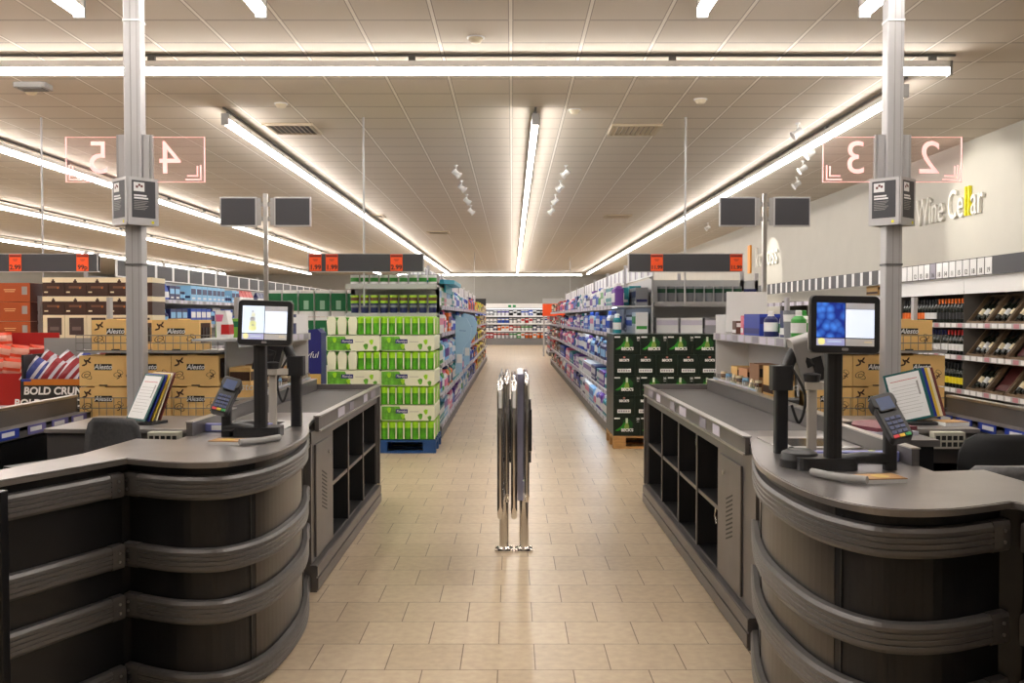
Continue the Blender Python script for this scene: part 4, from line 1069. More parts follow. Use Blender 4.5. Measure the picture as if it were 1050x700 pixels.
# beer cases
BG = mat(srgb(10, 28, 18), 0.35, var=0.2, scale=5, name='beer_case_card')
GLOW = mat(srgb(40, 140, 30), 0.4, name='beer_green'); GLOW2 = mat(srgb(15, 75, 25), 0.4, name='beer_dark_green'); BCRM = mat(srgb(200, 215, 190), 0.4, name='beer_label')
def case_mesh(kind, w):
    h = 0.228
    b = MB(); b.box(-w / 2 + 0.001, w / 2 - 0.001, 0, 0.395, 0, h, BG)
    p = MB(); y = -0.0012
    if kind == 'bottle':
        p.add([(-0.13, y, 0.06), (-0.1, y, 0.055), (-0.02, y, 0.09), (0.03, y, 0.15), (-0.03, y, 0.15), (-0.07, y, 0.10)], [(0, 1, 2, 3, 4, 5)], GLOW)
        p.add([(-0.05, y + 0.0003, 0.07), (0.06, y + 0.0003, 0.07), (0.07, y + 0.0003, 0.14), (0.03, y + 0.0003, 0.19), (-0.04, y + 0.0003, 0.18)], [(0, 1, 2, 3, 4)], GLOW2)
        p.box(-0.012, 0.012, -0.003, -0.002, 0.145, 0.20, BCRM)
        p.add([(-0.03, y - 0.002, 0.07), (0.03, y - 0.002, 0.07), (0.026, y - 0.002, 0.115), (0.012, y - 0.002, 0.145), (-0.012, y - 0.002, 0.145), (-0.026, y - 0.002, 0.115)], [(0, 1, 2, 3, 4, 5)], mat(srgb(130, 160, 70), .4))
        p.text("BECK'S", 0.044, WHITE, T(0.005, -0.005, 0.065) @ FRONT, 0, 0, 'CENTER', 0.002)
        p.box(-0.14, -0.075, -0.0022, -0.0012, 0.19, 0.205, WHITE); p.text('20', 0.034, WHITE, T(0.125, -0.003, 0.19) @ FRONT, 0, 0, 'CENTER', 0.001); p.box(0.112, 0.138, -0.0022, -0.0012, 0.155, 0.166, GREYP)
    else:
        p.text("BECK'S", 0.036, WHITE, T(0, -0.0025, 0.165) @ FRONT, 0, 0, 'CENTER', 0.002); p.box(-0.012, 0.012, -0.0022, -0.0012, 0.19, 0.208, mat(srgb(190, 120, 110), .5))
        p.box(-0.075, 0.075, -0.0022, -0.0012, 0.03, 0.07, WHITE)
        for k in range(5): p.box(-0.065 + k * 0.027, -0.045 + k * 0.027, -0.0028, -0.0023, 0.04, 0.06, LILAC2)
    return b.mesh('case_body'), p.mesh('case_print')
cb = case_mesh('bottle', 0.30); ct = case_mesh('text', 0.24)
for L in range(5):
    me, w, n = (cb, 0.30, 4) if L % 2 == 0 else (ct, 0.24, 5)
    for k in range(n):
        for row in range(2):
            px_ = ['nearest the aisle', 'second from the aisle', 'third from the aisle', 'fourth from the aisle', 'outermost'][k]
            px_ = px_.replace('nearest', 'next to')
            t = thing('beer_case', f"dark green beer case, {names_[L] if L < 4 else 'top'} layer, {px_}, {'front' if row == 0 else 'back'} row", 'beer case', (1.14 + w * (k + 0.5), 10.5 + row * 0.4, 0.145 + L * 0.2285))
            for nn, m_ in (('carton', me[0]), ('print', me[1])):
                if row and nn == 'print': continue
                o = bpy.data.objects.new(nn, m_); C.objects.link(o); o.parent = t

# ------------------------------------------------------------------ goods
PM = {}
def pm(c, r=0.4):
    k = (c, r)
    if k not in PM: PM[k] = mat(srgb(*c), r, name='packaging')
    return PM[k]
COL = {'white': (225, 225, 225), 'blue': (40, 80, 180), 'navy': (28, 34, 90), 'sky blue': (130, 185, 225), 'teal': (20, 130, 140), 'green': (60, 150, 60), 'dark green': (20, 75, 50),
       'red': (190, 35, 35), 'orange': (230, 110, 30), 'yellow': (225, 205, 30), 'pink': (220, 110, 150), 'purple': (105, 60, 150), 'brown': (95, 60, 40), 'cream': (225, 210, 175), 'black': (25, 25, 28), 'grey': (130, 132, 138), 'violet': (60, 40, 140), 'lime': (160, 200, 50)}
_pmesh = {}
def prod_mesh(kind, c1, c2, w, h, d):
    key = (kind, c1, c2, round(w, 3), round(h, 3), round(d, 3))
    if key in _pmesh: return _pmesh[key]
    a, c = pm(COL[c1]), pm(COL[c2]); b = MB()
    if kind == 'bottle':
        r = w * 0.46
        b.lathe([(r * 0.95, 0), (r, h * 0.05), (r, h * 0.2), (r, h * 0.55), (r * 0.95, h * 0.68), (r * 0.5, h * 0.8), (r * 0.42, h * 0.84), (r * 0.42, h * 0.98), (r * 0.3, h)], a, 10, (0, 0, 0), [a, a, c, a, a, c, c, c])
    elif kind == 'jug':
        b.rbox(-w / 2 * .94, w / 2 * .94, -d / 2, d / 2, 0, h * 0.72, a, w * 0.2, 'z', 2); b.box(-w * 0.47, w * 0.47, -d * .46, d * .46, h * 0.72, h * 0.86, a, (0.5, 0.4))
        b.box(-w * 0.36, w * 0.36, -d / 2 - 0.002, d / 2 + 0.002, h * 0.15, h * 0.55, c); b.lathe([(w * 0.2, h * 0.86), (w * 0.2, h * 0.98), (w * 0.14, h)], c, 8)
    elif kind == 'carton':
        b.box(-w / 2 * .96, w / 2 * .96, -d / 2, d / 2, 0, h, a); b.box(-w * 0.4, w * 0.4, -d / 2 - 0.002, d / 2 + 0.002, h * 0.45, h * 0.8, c); b.box(-w * 0.482, w * 0.482, -d / 2 + 0.01, d / 2 - 0.01, h * 0.2, h * 0.35, c)
        b.box(-w * 0.25, w * 0.25, -d / 2 - 0.003, d / 2 + 0.003, h * 0.15, h * 0.25, pm(COL['white']))
    elif kind == 'pouch':
        vs = []
        for (zz, kx, ky) in ((0, .94, .8), (h * .15, .98, 1), (h * .5, .96, .9), (h * .85, .94, .35), (h, .94, .06)):
            vs += [(sx * w / 2 * kx, sy * d / 2 * ky, zz) for sx, sy in ((-1, -1), (1, -1), (1, 1), (-1, 1))]
        for i in range(4):
            fs = [(i * 4 + k, i * 4 + (k + 1) % 4, (i + 1) * 4 + (k + 1) % 4, (i + 1) * 4 + k) for k in range(4)]
            b.add([vs[j] for j in range(i * 4, i * 4 + 8)], [tuple(j - i * 4 for j in f) for f in fs], c if i == 1 else a)
        b.add(vs[:4], [(3, 2, 1, 0)], a)
    elif kind == 'tub':
        r = w * 0.47; b.lathe([(r * .85, 0), (r * .93, h * .6), (r, h * .85), (r, h * .86), (r, h)], a, 12, (0, 0, 0), [c, a, c, c])
    elif kind == 'can':
        r = w * 0.47; b.lathe([(r * .9, 0), (r, h * .04), (r, h * .3), (r, h * .7), (r, h * .95), (r * .9, h)], a, 12, (0, 0, 0), [a, a, c, a, pm(COL['grey'])])
    elif kind == 'wine':
        r = w * 0.44; G = mat((0.01, 0.014, 0.01), 0.12, name='wine_glass')
        if c1 == 'green': G = mat(srgb(70, 90, 35), 0.15, name='wine_glass_green')
        b.lathe([(r * .95, 0), (r, 0.01), (r, h * .18), (r, h * .44), (r, h * .58), (r * .8, h * .66), (r * .4, h * .74), (r * .36, h * .80), (r * .38, h * .99), (r * .3, h)], G, 12, (0, 0, 0), [G, G, c, G, G, G, G, pm(COL[c1]), pm(COL[c1])])
    me = b.mesh(kind); _pmesh[key] = me
    return me
NOUN = {'bottle': ('plastic_bottle', 'bottle'), 'jug': ('detergent_jug', 'detergent jug'), 'carton': ('product_carton', 'carton'), 'pouch': ('refill_pouch', 'pouch'), 'tub': ('product_tub', 'tub'), 'can': ('tin_can', 'can'), 'wine': ('wine_bottle', 'wine bottle')}
ZONE = {'A': {'carton': 'toiletry_carton', 'bottle': 'shampoo_bottle'}, 'B': {'carton': 'washing_carton', 'bottle': 'cleaner_bottle'}, 'C': {'carton': 'household_carton', 'bottle': 'drink_bottle'}, 'F': {'carton': 'food_carton', 'bottle': 'drink_bottle'}}
def put(kind, c1, c2, w, h, d, loc, rz, where, zone='F'):
    nm, noun = NOUN[kind]
    nm = ZONE[zone].get(kind, nm)
    o = bpy.data.objects.new(nm, prod_mesh(kind, c1, c2, w, h, d)); C.objects.link(o); o.location = loc; o.rotation_euler.z = math.radians(rz)
    cc = c1 if c1 == c2 else f'{c1} and {c2}'
    if kind == 'wine': cc = f'dark, {c1} capped' 
    return tag(o, f'{cc} {noun} {where}', noun.split()[-1], f'{cc} {noun} group {where}')

for it in ITEMS: put(it[0], it[1], it[2], 0.10 if it[3][2] > 1 else 0.052, 0.17 if it[3][2] > 1 else 0.11, 0.05, it[3], 90, it[4])
# shelving units
LEV = [0.16, 0.52, 0.90, 1.28, 1.62]
LEVN = ['bottom', 'second', 'third', 'fourth', 'top']
def gondola_mesh_parts(t, depth, L, side, levels, height, led=False):
    """local frame: face towards +X at x=0 going back to -depth, along +Y from 0 to L"""
    BK = mat((0.42, 0.42, 0.43), 0.5, 0.1)
    b = MB(); b.box(-depth, 0.0, 0, L, 0.0, levels[0] - 0.02, mat((0.16, 0.155, 0.15), 0.5, 0.2)); b.build('plinth', t)
    b = MB(); b.box(-depth, -depth + 0.02, 0, L, levels[0], height, BK); b.build('back_panel', t)
    for i, z in enumerate(levels):
        b = MB(); b.box(-depth + 0.02, 0.0, 0.005, L - 0.005, z - 0.02, z, SHELFM); sh = b.build('shelf', t)
        b = MB(); b.box(0.0, 0.004, 0.005, L - 0.005, z - 0.045, z + 0.008, SHELFM)
        n = int(L / 0.16)
        for k in range(n): b.box(0.004, 0.0055, 0.03 + k * 0.16, 0.03 + k * 0.16 + 0.11, z - 0.04, z + 0.004, LILAC if k % 3 else LILAC2)
        b.build('price_strip', sh)
        if led and i > 0:
            b = MB(); b.box(-0.06, -0.03, 0.05, L - 0.05, z - 0.028, z - 0.0205, LEDB); b.build('light_strip', sh)
    b = MB(); b.box(-depth, -depth + 0.05, -0.0, 0.02, 0, height + 0.3, POSTM); b.build('upright', t)
    b = MB(); hx = -0.06 if side == 'C' else -depth; b.box(hx, hx + 0.02, 0.0, L, 1.98, 2.20, WHITE); hd = b.build('header_rail', t)
    b = MB()
    n = 4 if side == 'C' else int(L / 0.2); st = L / n
    for k in range(n):
        b = MB(); b.box(hx + 0.02, hx + 0.023, 0.03 + k * st, k * st + st * (0.9 if side == 'C' else (0.8 if k % 3 else 0.5)), 1.995, 2.185, (LILAC, WHITE, LILAC2)[k % 3] if side != 'C' else SIGND); b.build('header_card', hd)
def gondola(x, ys, side, name_where, depth, levels, height, L, led_until=0):
    proto = None
    for i, y in enumerate(ys):
        led = i < led_until
        if proto is None or led != proto[1] :
            t = thing('shelving_unit', f'grey shelving unit {name_where}', 'shelving', (x, y, 0)); gondola_mesh_parts(t, depth, L, side, levels, height, led); proto = (t, led)
            if side == 'A':
                t.rotation_euler.z = PI; t.location = (x, y + L, 0)
        else:
            t = copy_tree(proto[0]); t.location = (x, y + L if side == 'A' else y, 0)
        w_ = ['first', 'second', 'third', 'fourth', 'fifth', 'sixth', 'seventh', 'eighth', 'ninth', 'tenth'][i]
        tag(t, f'{w_} grey shelving unit {name_where}')
ORD = ['first', 'second', 'third', 'fourth', 'fifth', 'sixth', 'seventh', 'eighth', 'ninth', 'tenth']
LB = 2.6
yB = [11.42 + LB * i for i in range(8)]
yA = [11.4 + LB * i for i in range(7)]
gondola(-0.86, yB, 'B', 'behind the green paper pallet', 0.42, LEV, 1.95, LB)
gondola(1.22, yA, 'A', 'behind the beer cases', 0.50, LEV, 1.95, LB, 2)

def fill(x_face, sgn, y0, y1, z, hmax, palette, kinds, where, depth=0.28, wscale=1.0, seed=0, zone='F', inset=0.0):
    """goods along Y on a face; sgn=+1: shelf lies towards -X of the face"""
    rnd = random.Random(seed)
    y = y0 + 0.03
    while y < y1 - 0.05:
        kind = rnd.choice(kinds); c1, c2 = rnd.choice(palette)
        w = {'bottle': 0.10, 'jug': 0.17, 'carton': 0.19, 'pouch': 0.17, 'tub': 0.14, 'can': 0.10, 'wine': 0.09}[kind] * wscale * rnd.uniform(0.9, 1.15)
        h = {'bottle': 0.27, 'jug': 0.27, 'carton': 0.24, 'pouch': 0.26, 'tub': 0.16, 'can': 0.14, 'wine': 0.30}[kind] * rnd.uniform(0.85, 1.1)
        w = round(w, 2); h = round(min(h, hmax), 2)
        d = min(depth, {'carton': 0.22, 'pouch': 0.12, 'jug': 0.12}.get(kind, w))
        n = rnd.randint(2, 4)
        for _ in range(n):
            if y + w > y1 - 0.02: break
            # local mesh width runs along x; rotate 90 so width runs along Y
            put(kind, c1, c2, w - 0.006, h, d, (x_face - sgn * (0.03 + inset + max(d, w if kind in ('bottle', 'can', 'tub', 'wine') else d) / 2), y + w / 2, z + 0.001), 90 * sgn, where, zone)
            y += w
        else:
            continue
        if y + w > y1 - 0.02: break

palB = [[('green', 'white'), ('pink', 'white'), ('white', 'sky blue'), ('sky blue', 'purple'), ('white', 'pink'), ('orange', 'navy'), ('teal', 'white')],
        [('sky blue', 'white'), ('white', 'blue'), ('purple', 'white'), ('sky blue', 'blue'), ('teal', 'white')],
        [('blue', 'white'), ('sky blue', 'white'), ('white', 'green'), ('purple', 'pink')],
        [('blue', 'navy'), ('orange', 'red'), ('blue', 'white')],
        [('orange', 'yellow'), ('navy', 'orange'), ('blue', 'navy')],
        [('yellow', 'lime'), ('yellow', 'brown')], [('yellow', 'brown'), ('cream', 'brown'), ('brown', 'cream')], [('cream', 'brown'), ('brown', 'orange'), ('black', 'cream')]]
palA = [[('white', 'blue'), ('teal', 'white'), ('white', 'green'), ('blue', 'white'), ('navy', 'sky blue'), ('grey', 'navy'), ('purple', 'white')],
        [('blue', 'white'), ('sky blue', 'blue'), ('white', 'purple'), ('navy', 'white'), ('white', 'pink')],
        [('white', 'teal'), ('blue', 'white'), ('purple', 'white'), ('navy', 'blue')],
        [('pink', 'white'), ('blue', 'pink'), ('white', 'pink'), ('teal', 'blue')],
        [('pink', 'purple'), ('white', 'grey'), ('blue', 'navy'), ('white', 'red')],
        [('grey', 'brown'), ('brown', 'red'), ('white', 'brown'), ('black', 'red')],
        [('red', 'brown'), ('brown', 'cream'), ('red', 'white'), ('black', 'cream')], [('red', 'cream'), ('brown', 'orange')], [('brown', 'red'), ('grey', 'red'), ('purple', 'grey')]]
for i, y in enumerate(yB):
    for j, z in enumerate(LEV):
        hm = (LEV[j + 1] - z - 0.05) if j < 4 else 0.30
        ks = [['pouch', 'carton'], ['bottle', 'jug', 'carton'], ['jug', 'bottle'], ['carton', 'bottle', 'tub'], ['carton', 'jug', 'can']][j]
        fill(-0.86, 1, y, y + LB, z, hm, palB[i], ks, f'on the {LEVN[j]} shelf, {ORD[i]} unit behind green pallet', wscale=1.0 if i < 3 else 1.4, seed=i * 10 + j, zone='B' if i < 5 else 'F')
        if i == 0: fill(-0.86, 1, y, y + 1.3, z, hm, palB[i], ['carton'], f'second row, {LEVN[j]} shelf, first green pallet unit', 0.13, 1.0, 300 + j, 'B', 0.24)
for i, y in enumerate(yA):
    for j, z in enumerate(LEV):
        hm = (LEV[j + 1] - z - 0.05) if j < 4 else 0.30
        ks = [['carton', 'jug', 'pouch'], ['carton', 'bottle'], ['bottle', 'jug'], ['bottle', 'carton', 'can'], ['carton', 'jug', 'bottle']][j]
        fill(1.22, -1, y, y + LB, z, hm, palA[i], ks, f'on the {LEVN[j]} shelf, {ORD[i]} unit behind beer cases', wscale=1.0 if i < 3 else 1.4, seed=500 + i * 10 + j, zone='A' if i < 6 else 'F')
        if i == 0: fill(1.22, -1, y, y + 1.3, z, hm, palA[i], ['carton'], f'second row, {LEVN[j]} shelf, first beer case unit', 0.15, 1.0, 700 + j, 'A', 0.26)

# light blue curved display panels on the green pallet side
SKY = mat(srgb(165, 205, 230), 0.4, name='pale_blue_card')
for (y, h0, h1, l) in ((14.0, 0.62, 1.50, 'pale blue curved display card in front of the second shelving unit'), (16.4, 0.62, 1.55, 'pale blue curved display card at the end of the second shelving unit')):
    t = thing('display_card', l, 'display card', (-0.845, y, h0))
    b = MB(); pts = []
    H_ = h1 - h0
    prof = [(0, 0), (0.10, 0.05), (0.12, H_ * 0.45), (0.22, H_ * 0.62), (0.24, H_ * 0.8), (0.17, H_ * 0.95), (0.02, H_), (0, H_)]
    b.M = Matrix(((1, 0, 0, 0), (0, 0, 1, 0), (0, 1, 0, 0), (0, 0, 0, 1))); b.prism(prof, -0.03, 0.03, SKY); b.build('panel', t, fix=True)
    b = MB(); b.box(0.02, 0.10, -0.032, -0.0305, H_ * 0.2, H_ * 0.35, WHITE); b.text('Floralys', 0.03, BLU, T(0.11, -0.032, H_ * 0.75) @ FRONT); b.build('print', t)
t = thing('display_canopy', 'teal canopy over the first shelving unit behind the green paper pallet', 'display canopy', (-0.855, 12.6, 1.9))
b = MB(); b.prism([(-0.3, -0.6), (0.0, -0.9), (0.12, -0.6), (0.12, 0.9), (0.0, 1.0), (-0.3, 0.9)], 0, 0.05, mat(srgb(30, 140, 165), .4)); b.box(-0.02, 0.0, -0.5, 0.8, -0.1, 0.0, mat(srgb(60, 170, 190), .4)); b.build('canopy', t)

# end displays facing the tills
def end_shelf(x0, x1, y0, y1, levels, label, topz):
    t = thing('end_shelf', label, 'shelving', ((x0 + x1) / 2, y1, 0)); cx = (x0 + x1) / 2
    b = MB(); b.box(x0 - cx, x1 - cx, -0.03, 0.0, 0, topz, SHELFM); b.build('back_panel', t)
    for z in levels:
        b = MB(); b.box(x0 - cx, x1 - cx, y0 - y1, -0.03, z - 0.02, z, SHELFM); b.build('shelf', t); b = MB(); b.box(x0 - cx, x1 - cx, y0 - y1 - 0.006, y0 - y1, z - 0.05, z + 0.01, SHELFM)
        b.build('shelf_edge', t)
    for x in (x0 - cx, x1 - cx - 0.05):
        b = MB(); b.box(x, x + 0.05, -0.03, 0.02, 0, topz + 0.1, POSTM); b.build('upright', t)
end_shelf(1.75, 2.95, 11.5, 11.95, [0.3, 0.75, 1.27, 1.66], 'white end shelving unit just behind the beer case pallet', 1.95)
# box the white cartons on beer-side end shelf
for k in range(4):
    x = 1.82 + k * 0.30 + 0.1
    simple_box('shelf_carton', f"{['white','off-white','grey white','plain white'][k]} carton on the end shelf above the beer cases, {ORD[k]} from the aisle", 'carton', x, 11.72, 1.271, 0.27, 0.3, 0.2, WHITE if k < 2 else mat(srgb(150, 150, 155), .5), LILAC)
for k in range(9):
    put('tub', 'dark green', 'grey', 0.115, 0.20, 0.11, (1.86 + k * 0.118, 11.66, 1.661), 0, 'on the top end shelf above the beer cases')
for k in range(9):
    put('tub', 'black', 'brown', 0.10, 0.12, 0.10, (1.86 + k * 0.118, 11.66, 1.866 - 0.0), 0, 'stacked second high above the beer cases') if False else None
# blue boxed goods further along, off aisle side
end_shelf(2.35, 3.5, 12.9, 13.35, [0.3, 0.75, 1.2, 1.6], 'white shelving unit with navy boxes beyond the beer cases', 2.0)
for k in range(5):
    put('carton', 'navy', 'teal', 0.2, 0.27, 0.2, (2.46 + k * 0.21, 13.12, 1.601), 0, 'on the white unit beyond the beer cases')
    put('bottle', 'black', 'purple', 0.1, 0.26, 0.1, (2.46 + k * 0.21, 13.06, 1.201), 0, 'on the white unit beyond the beer cases'); put('bottle', 'navy', 'grey', 0.1, 0.24, 0.1, (2.56 + k * 0.21, 13.06, 1.201), 0, 'on the white unit beyond the beer cases')

# white / dark green kitchen roll display behind the green pallet
pallet(-2.45, 12.0, 1.2, 0.8, WOOD, 'wooden pallet under the dark green and white packs')
def kpack():
    b = MB(); b.rbox(-0.098, 0.098, 0, 0.38, 0, 0.33, pm(COL['white']), 0.03, 'z', 2); b.box(-0.09, 0.09, -0.002, 0.0, 0.07, 0.29, pm((20, 105, 60)))
    b.box(-0.03, 0.03, -0.003, -0.002, 0.09, 0.2, pm((150, 190, 165))); return b.mesh('kitchen_pack')
km = kpack()
for L in range(5):
    for k in range(6):
        o = bpy.data.objects.new('kitchen_roll_pack', km); C.objects.link(o); o.location = (-2.95 + k * 0.2, 11.61, 0.145 + L * 0.335)
        tag(o, f"white and dark green kitchen roll pack, {names_[L] if L < 4 else 'top'} layer behind the green paper pallet", 'kitchen roll pack', f"kitchen roll packs in layer {names_[L]} behind the green paper pallet")
# small shelf above green pallet rows
end_shelf(-1.95, -0.88, 11.0, 11.38, [0.4, 0.9, 1.52, 1.86], 'grey end shelving unit just behind the green paper pallet', 1.9)
for k in range(9):
    put('tub', 'grey', 'navy', 0.105, 0.12, 0.105, (-1.86 + k * 0.115, 11.09, 1.521), 0, 'on the end shelf over the green pallet')
    put('can', 'lime', 'brown', 0.105, 0.10, 0.105, (-1.86 + k * 0.115, 11.09, 1.643), 0, 'stacked on tubs over the green pallet')
    put('can', 'white', 'green', 0.105, 0.12, 0.105, (-1.86 + k * 0.115, 11.09, 1.861), 0, 'on top of the end unit behind the green pallet')

# gondola C and coffee display, beyond lane five
yC = [11.6 + LB * i for i in range(8)]
gondola(-4.85, yC, 'C', 'behind the coffee display', 0.45, [0.16, 0.6, 1.0, 1.36, 1.72], 2.0, LB)
palC = [[('blue', 'white'), ('navy', 'sky blue')], [('blue', 'white'), ('sky blue', 'navy')], [('white', 'red'), ('red', 'white'), ('navy', 'white')], [('orange', 'white'), ('cream', 'brown')], [('white', 'brown'), ('red', 'cream')], [('white', 'red'), ('red', 'yellow')], [('red', 'white'), ('green', 'white')], [('red', 'white'), ('green', 'white')]]
for i, y in enumerate(yC):
    for j, z in ((3, 1.36), (4, 1.72)):
        fill(-4.85, 1, y, y + LB, z, 0.24 if j == 4 else 0.3, palC[i], ['carton', 'tub', 'bottle', 'can'] if j < 4 else ['carton', 'can', 'pouch'], f'on the {LEVN[j]} shelf, {ORD[i]} unit behind the coffee display', wscale=1.25, seed=900 + i * 10 + j, zone='C')
pallet(-4.62, 10.8, 1.2, 0.8, WOOD, 'wooden pallet under the coffee cartons')
cof = MB(); CB = pm((62, 38, 28)); CC = pm((228, 214, 180))
cof.box(-0.12, 0.12, 0, 0.38, 0, 0.2, CB); cof.box(-0.122, 0.122, -0.002, 0.382, 0.15, 0.205, CC)
for k in range(3): cof.box(-0.03 + 0.01 * k, 0.03 - 0.01 * k, -0.004, -0.002, 0.13 + 0.018 * k, 0.15 + 0.018 * k, CB)
cof.box(-0.07, 0.07, -0.003, -0.001, 0.085, 0.11, pm((110, 75, 55))); cof.box(-0.10, -0.06, -0.0035, -0.001, 0.035, 0.05, CC); cof.box(0.045, 0.06, -0.0035, -0.001, 0.08, 0.1, pm((190, 110, 40)))
cm1 = cof.mesh('coffee_carton')
cof = MB(); cof.box(-0.12, 0.12, 0, 0.38, 0, 0.27, CC); cof.box(-0.07, 0.09, -0.003, -0.001, 0.05, 0.24, pm((70, 55, 52))); cof.box(-0.04, 0.06, -0.004, -0.003, 0.1, 0.14, pm((110, 95, 90)))
cm2 = cof.mesh('coffee_bag_carton')
zz = 0.145
for L, (me, h) in enumerate(((cm2, 0.272), (cm2, 0.272), (cm2, 0.272), (cm2, 0.272), (cm2, 0.272), (cm1, 0.21), (cm1, 0.21))):
    for k in range(5):
        o = bpy.data.objects.new('coffee_carton', me); C.objects.link(o); o.location = (-5.1 + k * 0.245, 10.42, zz)
        tag(o, f"{'dark brown and cream coffee carton' if L > 4 else 'cream carton with brown coffee bag'}, {names_[L]} layer of the coffee display", 'coffee carton', f'coffee cartons in the {names_[L]} layer of the coffee display')
    zz += h
pallet(-5.98, 10.8, 1.2, 0.8, WOOD, 'wooden pallet under the orange brown cartons')
oc = MB(); OB = pm((165, 75, 30)); oc.box(-0.19, 0.19, 0, 0.38, 0, 0.21, OB); oc.box(0.186, 0.192, 0.002, 0.378, 0.002, 0.208, pm((85, 35, 25))); oc.box(0.10, 0.16, -0.002, -0.001, 0.08, 0.17, pm((150, 145, 140)))
oc.box(-0.10, 0.03, -0.002, -0.001, 0.13, 0.14, pm((220, 170, 120))); oc.box(-0.09, 0.02, -0.002, -0.001, 0.11, 0.118, pm((220, 170, 120))); om = oc.mesh('orange_carton')
for L in range(8):
    for k in range(3):
        o = bpy.data.objects.new('brown_carton', om); C.objects.link(o); o.location = (-6.32 + k * 0.385, 10.42, 0.145 + L * 0.215)
        nmL = (names_[:6] + ['seventh', 'top'])[L]
        tag(o, f'orange brown carton, {nmL} layer beside the coffee display', 'carton', f'orange brown cartons in the {nmL} layer beside the coffee display')
t = thing('display_upright', 'grey upright between the brown cartons and the coffee display', 'post', (-5.36, 10.6, 0))
b = MB(); b.box(-0.035, 0.035, -0.02, 0.02, 0, 1.72, POSTM); b.build('column', t); b = MB()
for k in range(12): b.box(-0.008, 0.008, -0.022, -0.0205, 0.3 + k * 0.11, 0.34 + k * 0.11, DGREY)
b.build('slots', t)

# snack bins beyond lane five
def bin_(x, y, w, d, h, m, label, txt=None, back=0.3, base=0.0):
    t = thing('display_bin', label, 'display bin', (x, y, base))
    b = MB(); b.box(-w / 2, w / 2, -d / 2, -d / 2 + 0.02, 0, h, m); b.box(-w / 2, -w / 2 + 0.02, -d / 2 + 0.02, d / 2, 0, h + back * 0.6, m); b.box(w / 2 - 0.02, w / 2, -d / 2 + 0.02, d / 2, 0, h + back * 0.6, m); b.box(-w / 2 + 0.02, w / 2 - 0.02, -d / 2 + 0.02, d / 2, 0.0, h - 0.12, m); b.build('tray', t)
    b = MB(); b.box(-w / 2, w / 2, d / 2, d / 2 + 0.015, 0, h + back, GREYP if txt else m); b.build('back_card', t)
    if txt:
        b = MB(); b.text(txt, 0.085, WHITE, T(0.02, -d / 2 - 0.002, h - 0.10) @ FRONT, 0, 0.1, 'CENTER', 0.003); b.text(txt, 0.085, WHITE, T(-0.06, -d / 2 - 0.002, h - 0.20) @ FRONT, 0, 0.1, 'CENTER', 0.003)
        b.box(-w / 2 + 0.03, w / 2 - 0.05, -d / 2 - 0.001, -d / 2 - 0.0002, h - 0.05, h - 0.0, mat(srgb(190, 110, 30), 0.5)); b.box(-w / 2 + 0.01, -w / 2 + 0.09, -d / 2 - 0.0015, -d / 2 - 0.0003, h - 0.02 + 0.0, h - 0.001, BLU); b.build('print', t)
    return t
bin_(-3.74, 7.9, 0.62, 0.4, 0.97, BLACK, 'black snack bin with bold white lettering beyond lane five', 'BOLD CRUNCH', 0.33)
bin_(-4.40, 8.2, 0.62, 0.5, 1.0, mat(srgb(175, 25, 22), .45), 'bright red snack bin at the frame edge beyond lane five', None, 0.34)
def packet(x, y, z, rot, c1, c2, label, group, sz=(0.16, 0.24)):
    b = MB(); w, h = sz; N = 6; vs = []; fs = []
    for i in range(N + 1):
        for j in range(N + 1):
            u = i / N * 2 - 1; v = j / N * 2 - 1
            vs.append((u * w / 2, 0.035 * (1 - u ** 4) * (1 - v ** 4), v * h / 2 + 0.0))
    k0 = len(vs); vs2 = [(x_, -y_, z_) for x_, y_, z_ in vs]
    A = [(i * (N + 1) + j, i * (N + 1) + j + 1, (i + 1) * (N + 1) + j + 1, (i + 1) * (N + 1) + j) for i in range(N) for j in range(N)]
    m1, m2 = mat(srgb(*c1), 0.3), mat(srgb(*c2), 0.3)
    for q, f in enumerate(A):
        mm = m1 if (f[0] // (N + 1)) not in (1, 2, 4) else m2
        b.add([vs[t_] for t_ in f], [(3, 2, 1, 0)], mm); b.add([vs2[t_] for t_ in f], [(0, 1, 2, 3)], mm)
    o = b.build('snack_packet'); o.location = (x, y, z); o.rotation_euler = [math.radians(a) for a in rot]
    tag(o, label, 'snack packet', group)
    return o
rr = random.Random(3)
for k in range(8):
    packet(-3.97 + (k % 4) * 0.15, 7.80 + (k // 4) * 0.17, 1.02 + (k // 4) * 0.05, (-15, 35 + rr.uniform(-8, 8), rr.uniform(-5, 5)), (200, 195, 205), (150, 40, 50) if k % 3 else (60, 70, 140), 'silver and red striped snack packet in the black snack bin', 'snack packets in the black bin')
for k in range(9):
    packet(-4.6 + (k % 4) * 0.16, 8.1 + (k // 4) * 0.13, 1.04 + (k // 4) * 0.11, (-20, 90 + rr.uniform(-18, 18), rr.uniform(-8, 8)), (215, 70, 40), (225, 170, 150), 'orange red snack packet heaped in the red snack bin', 'snack packets in the red bin')
t = thing('display_bin', 'red shelf tray heaped with crisps behind the red snack bin', 'display bin', (-4.9, 9.2, 0))
b = MB(); b.box(-0.8, 0.75, -0.3, 0.3, 0, 1.12, mat(srgb(165, 28, 25), .5)); b.build('tray', t)
for k in range(12):
    packet(-5.6 + (k % 10) * 0.15, 9.05 + (k // 10) * 0.2, 1.19, (70, rr.uniform(-20, 20), rr.uniform(-30, 30)), (205, 60, 40), (220, 190, 150), 'red crisp packet on the tray below the coffee display', 'crisp packets below the coffee display', (0.2, 0.26))
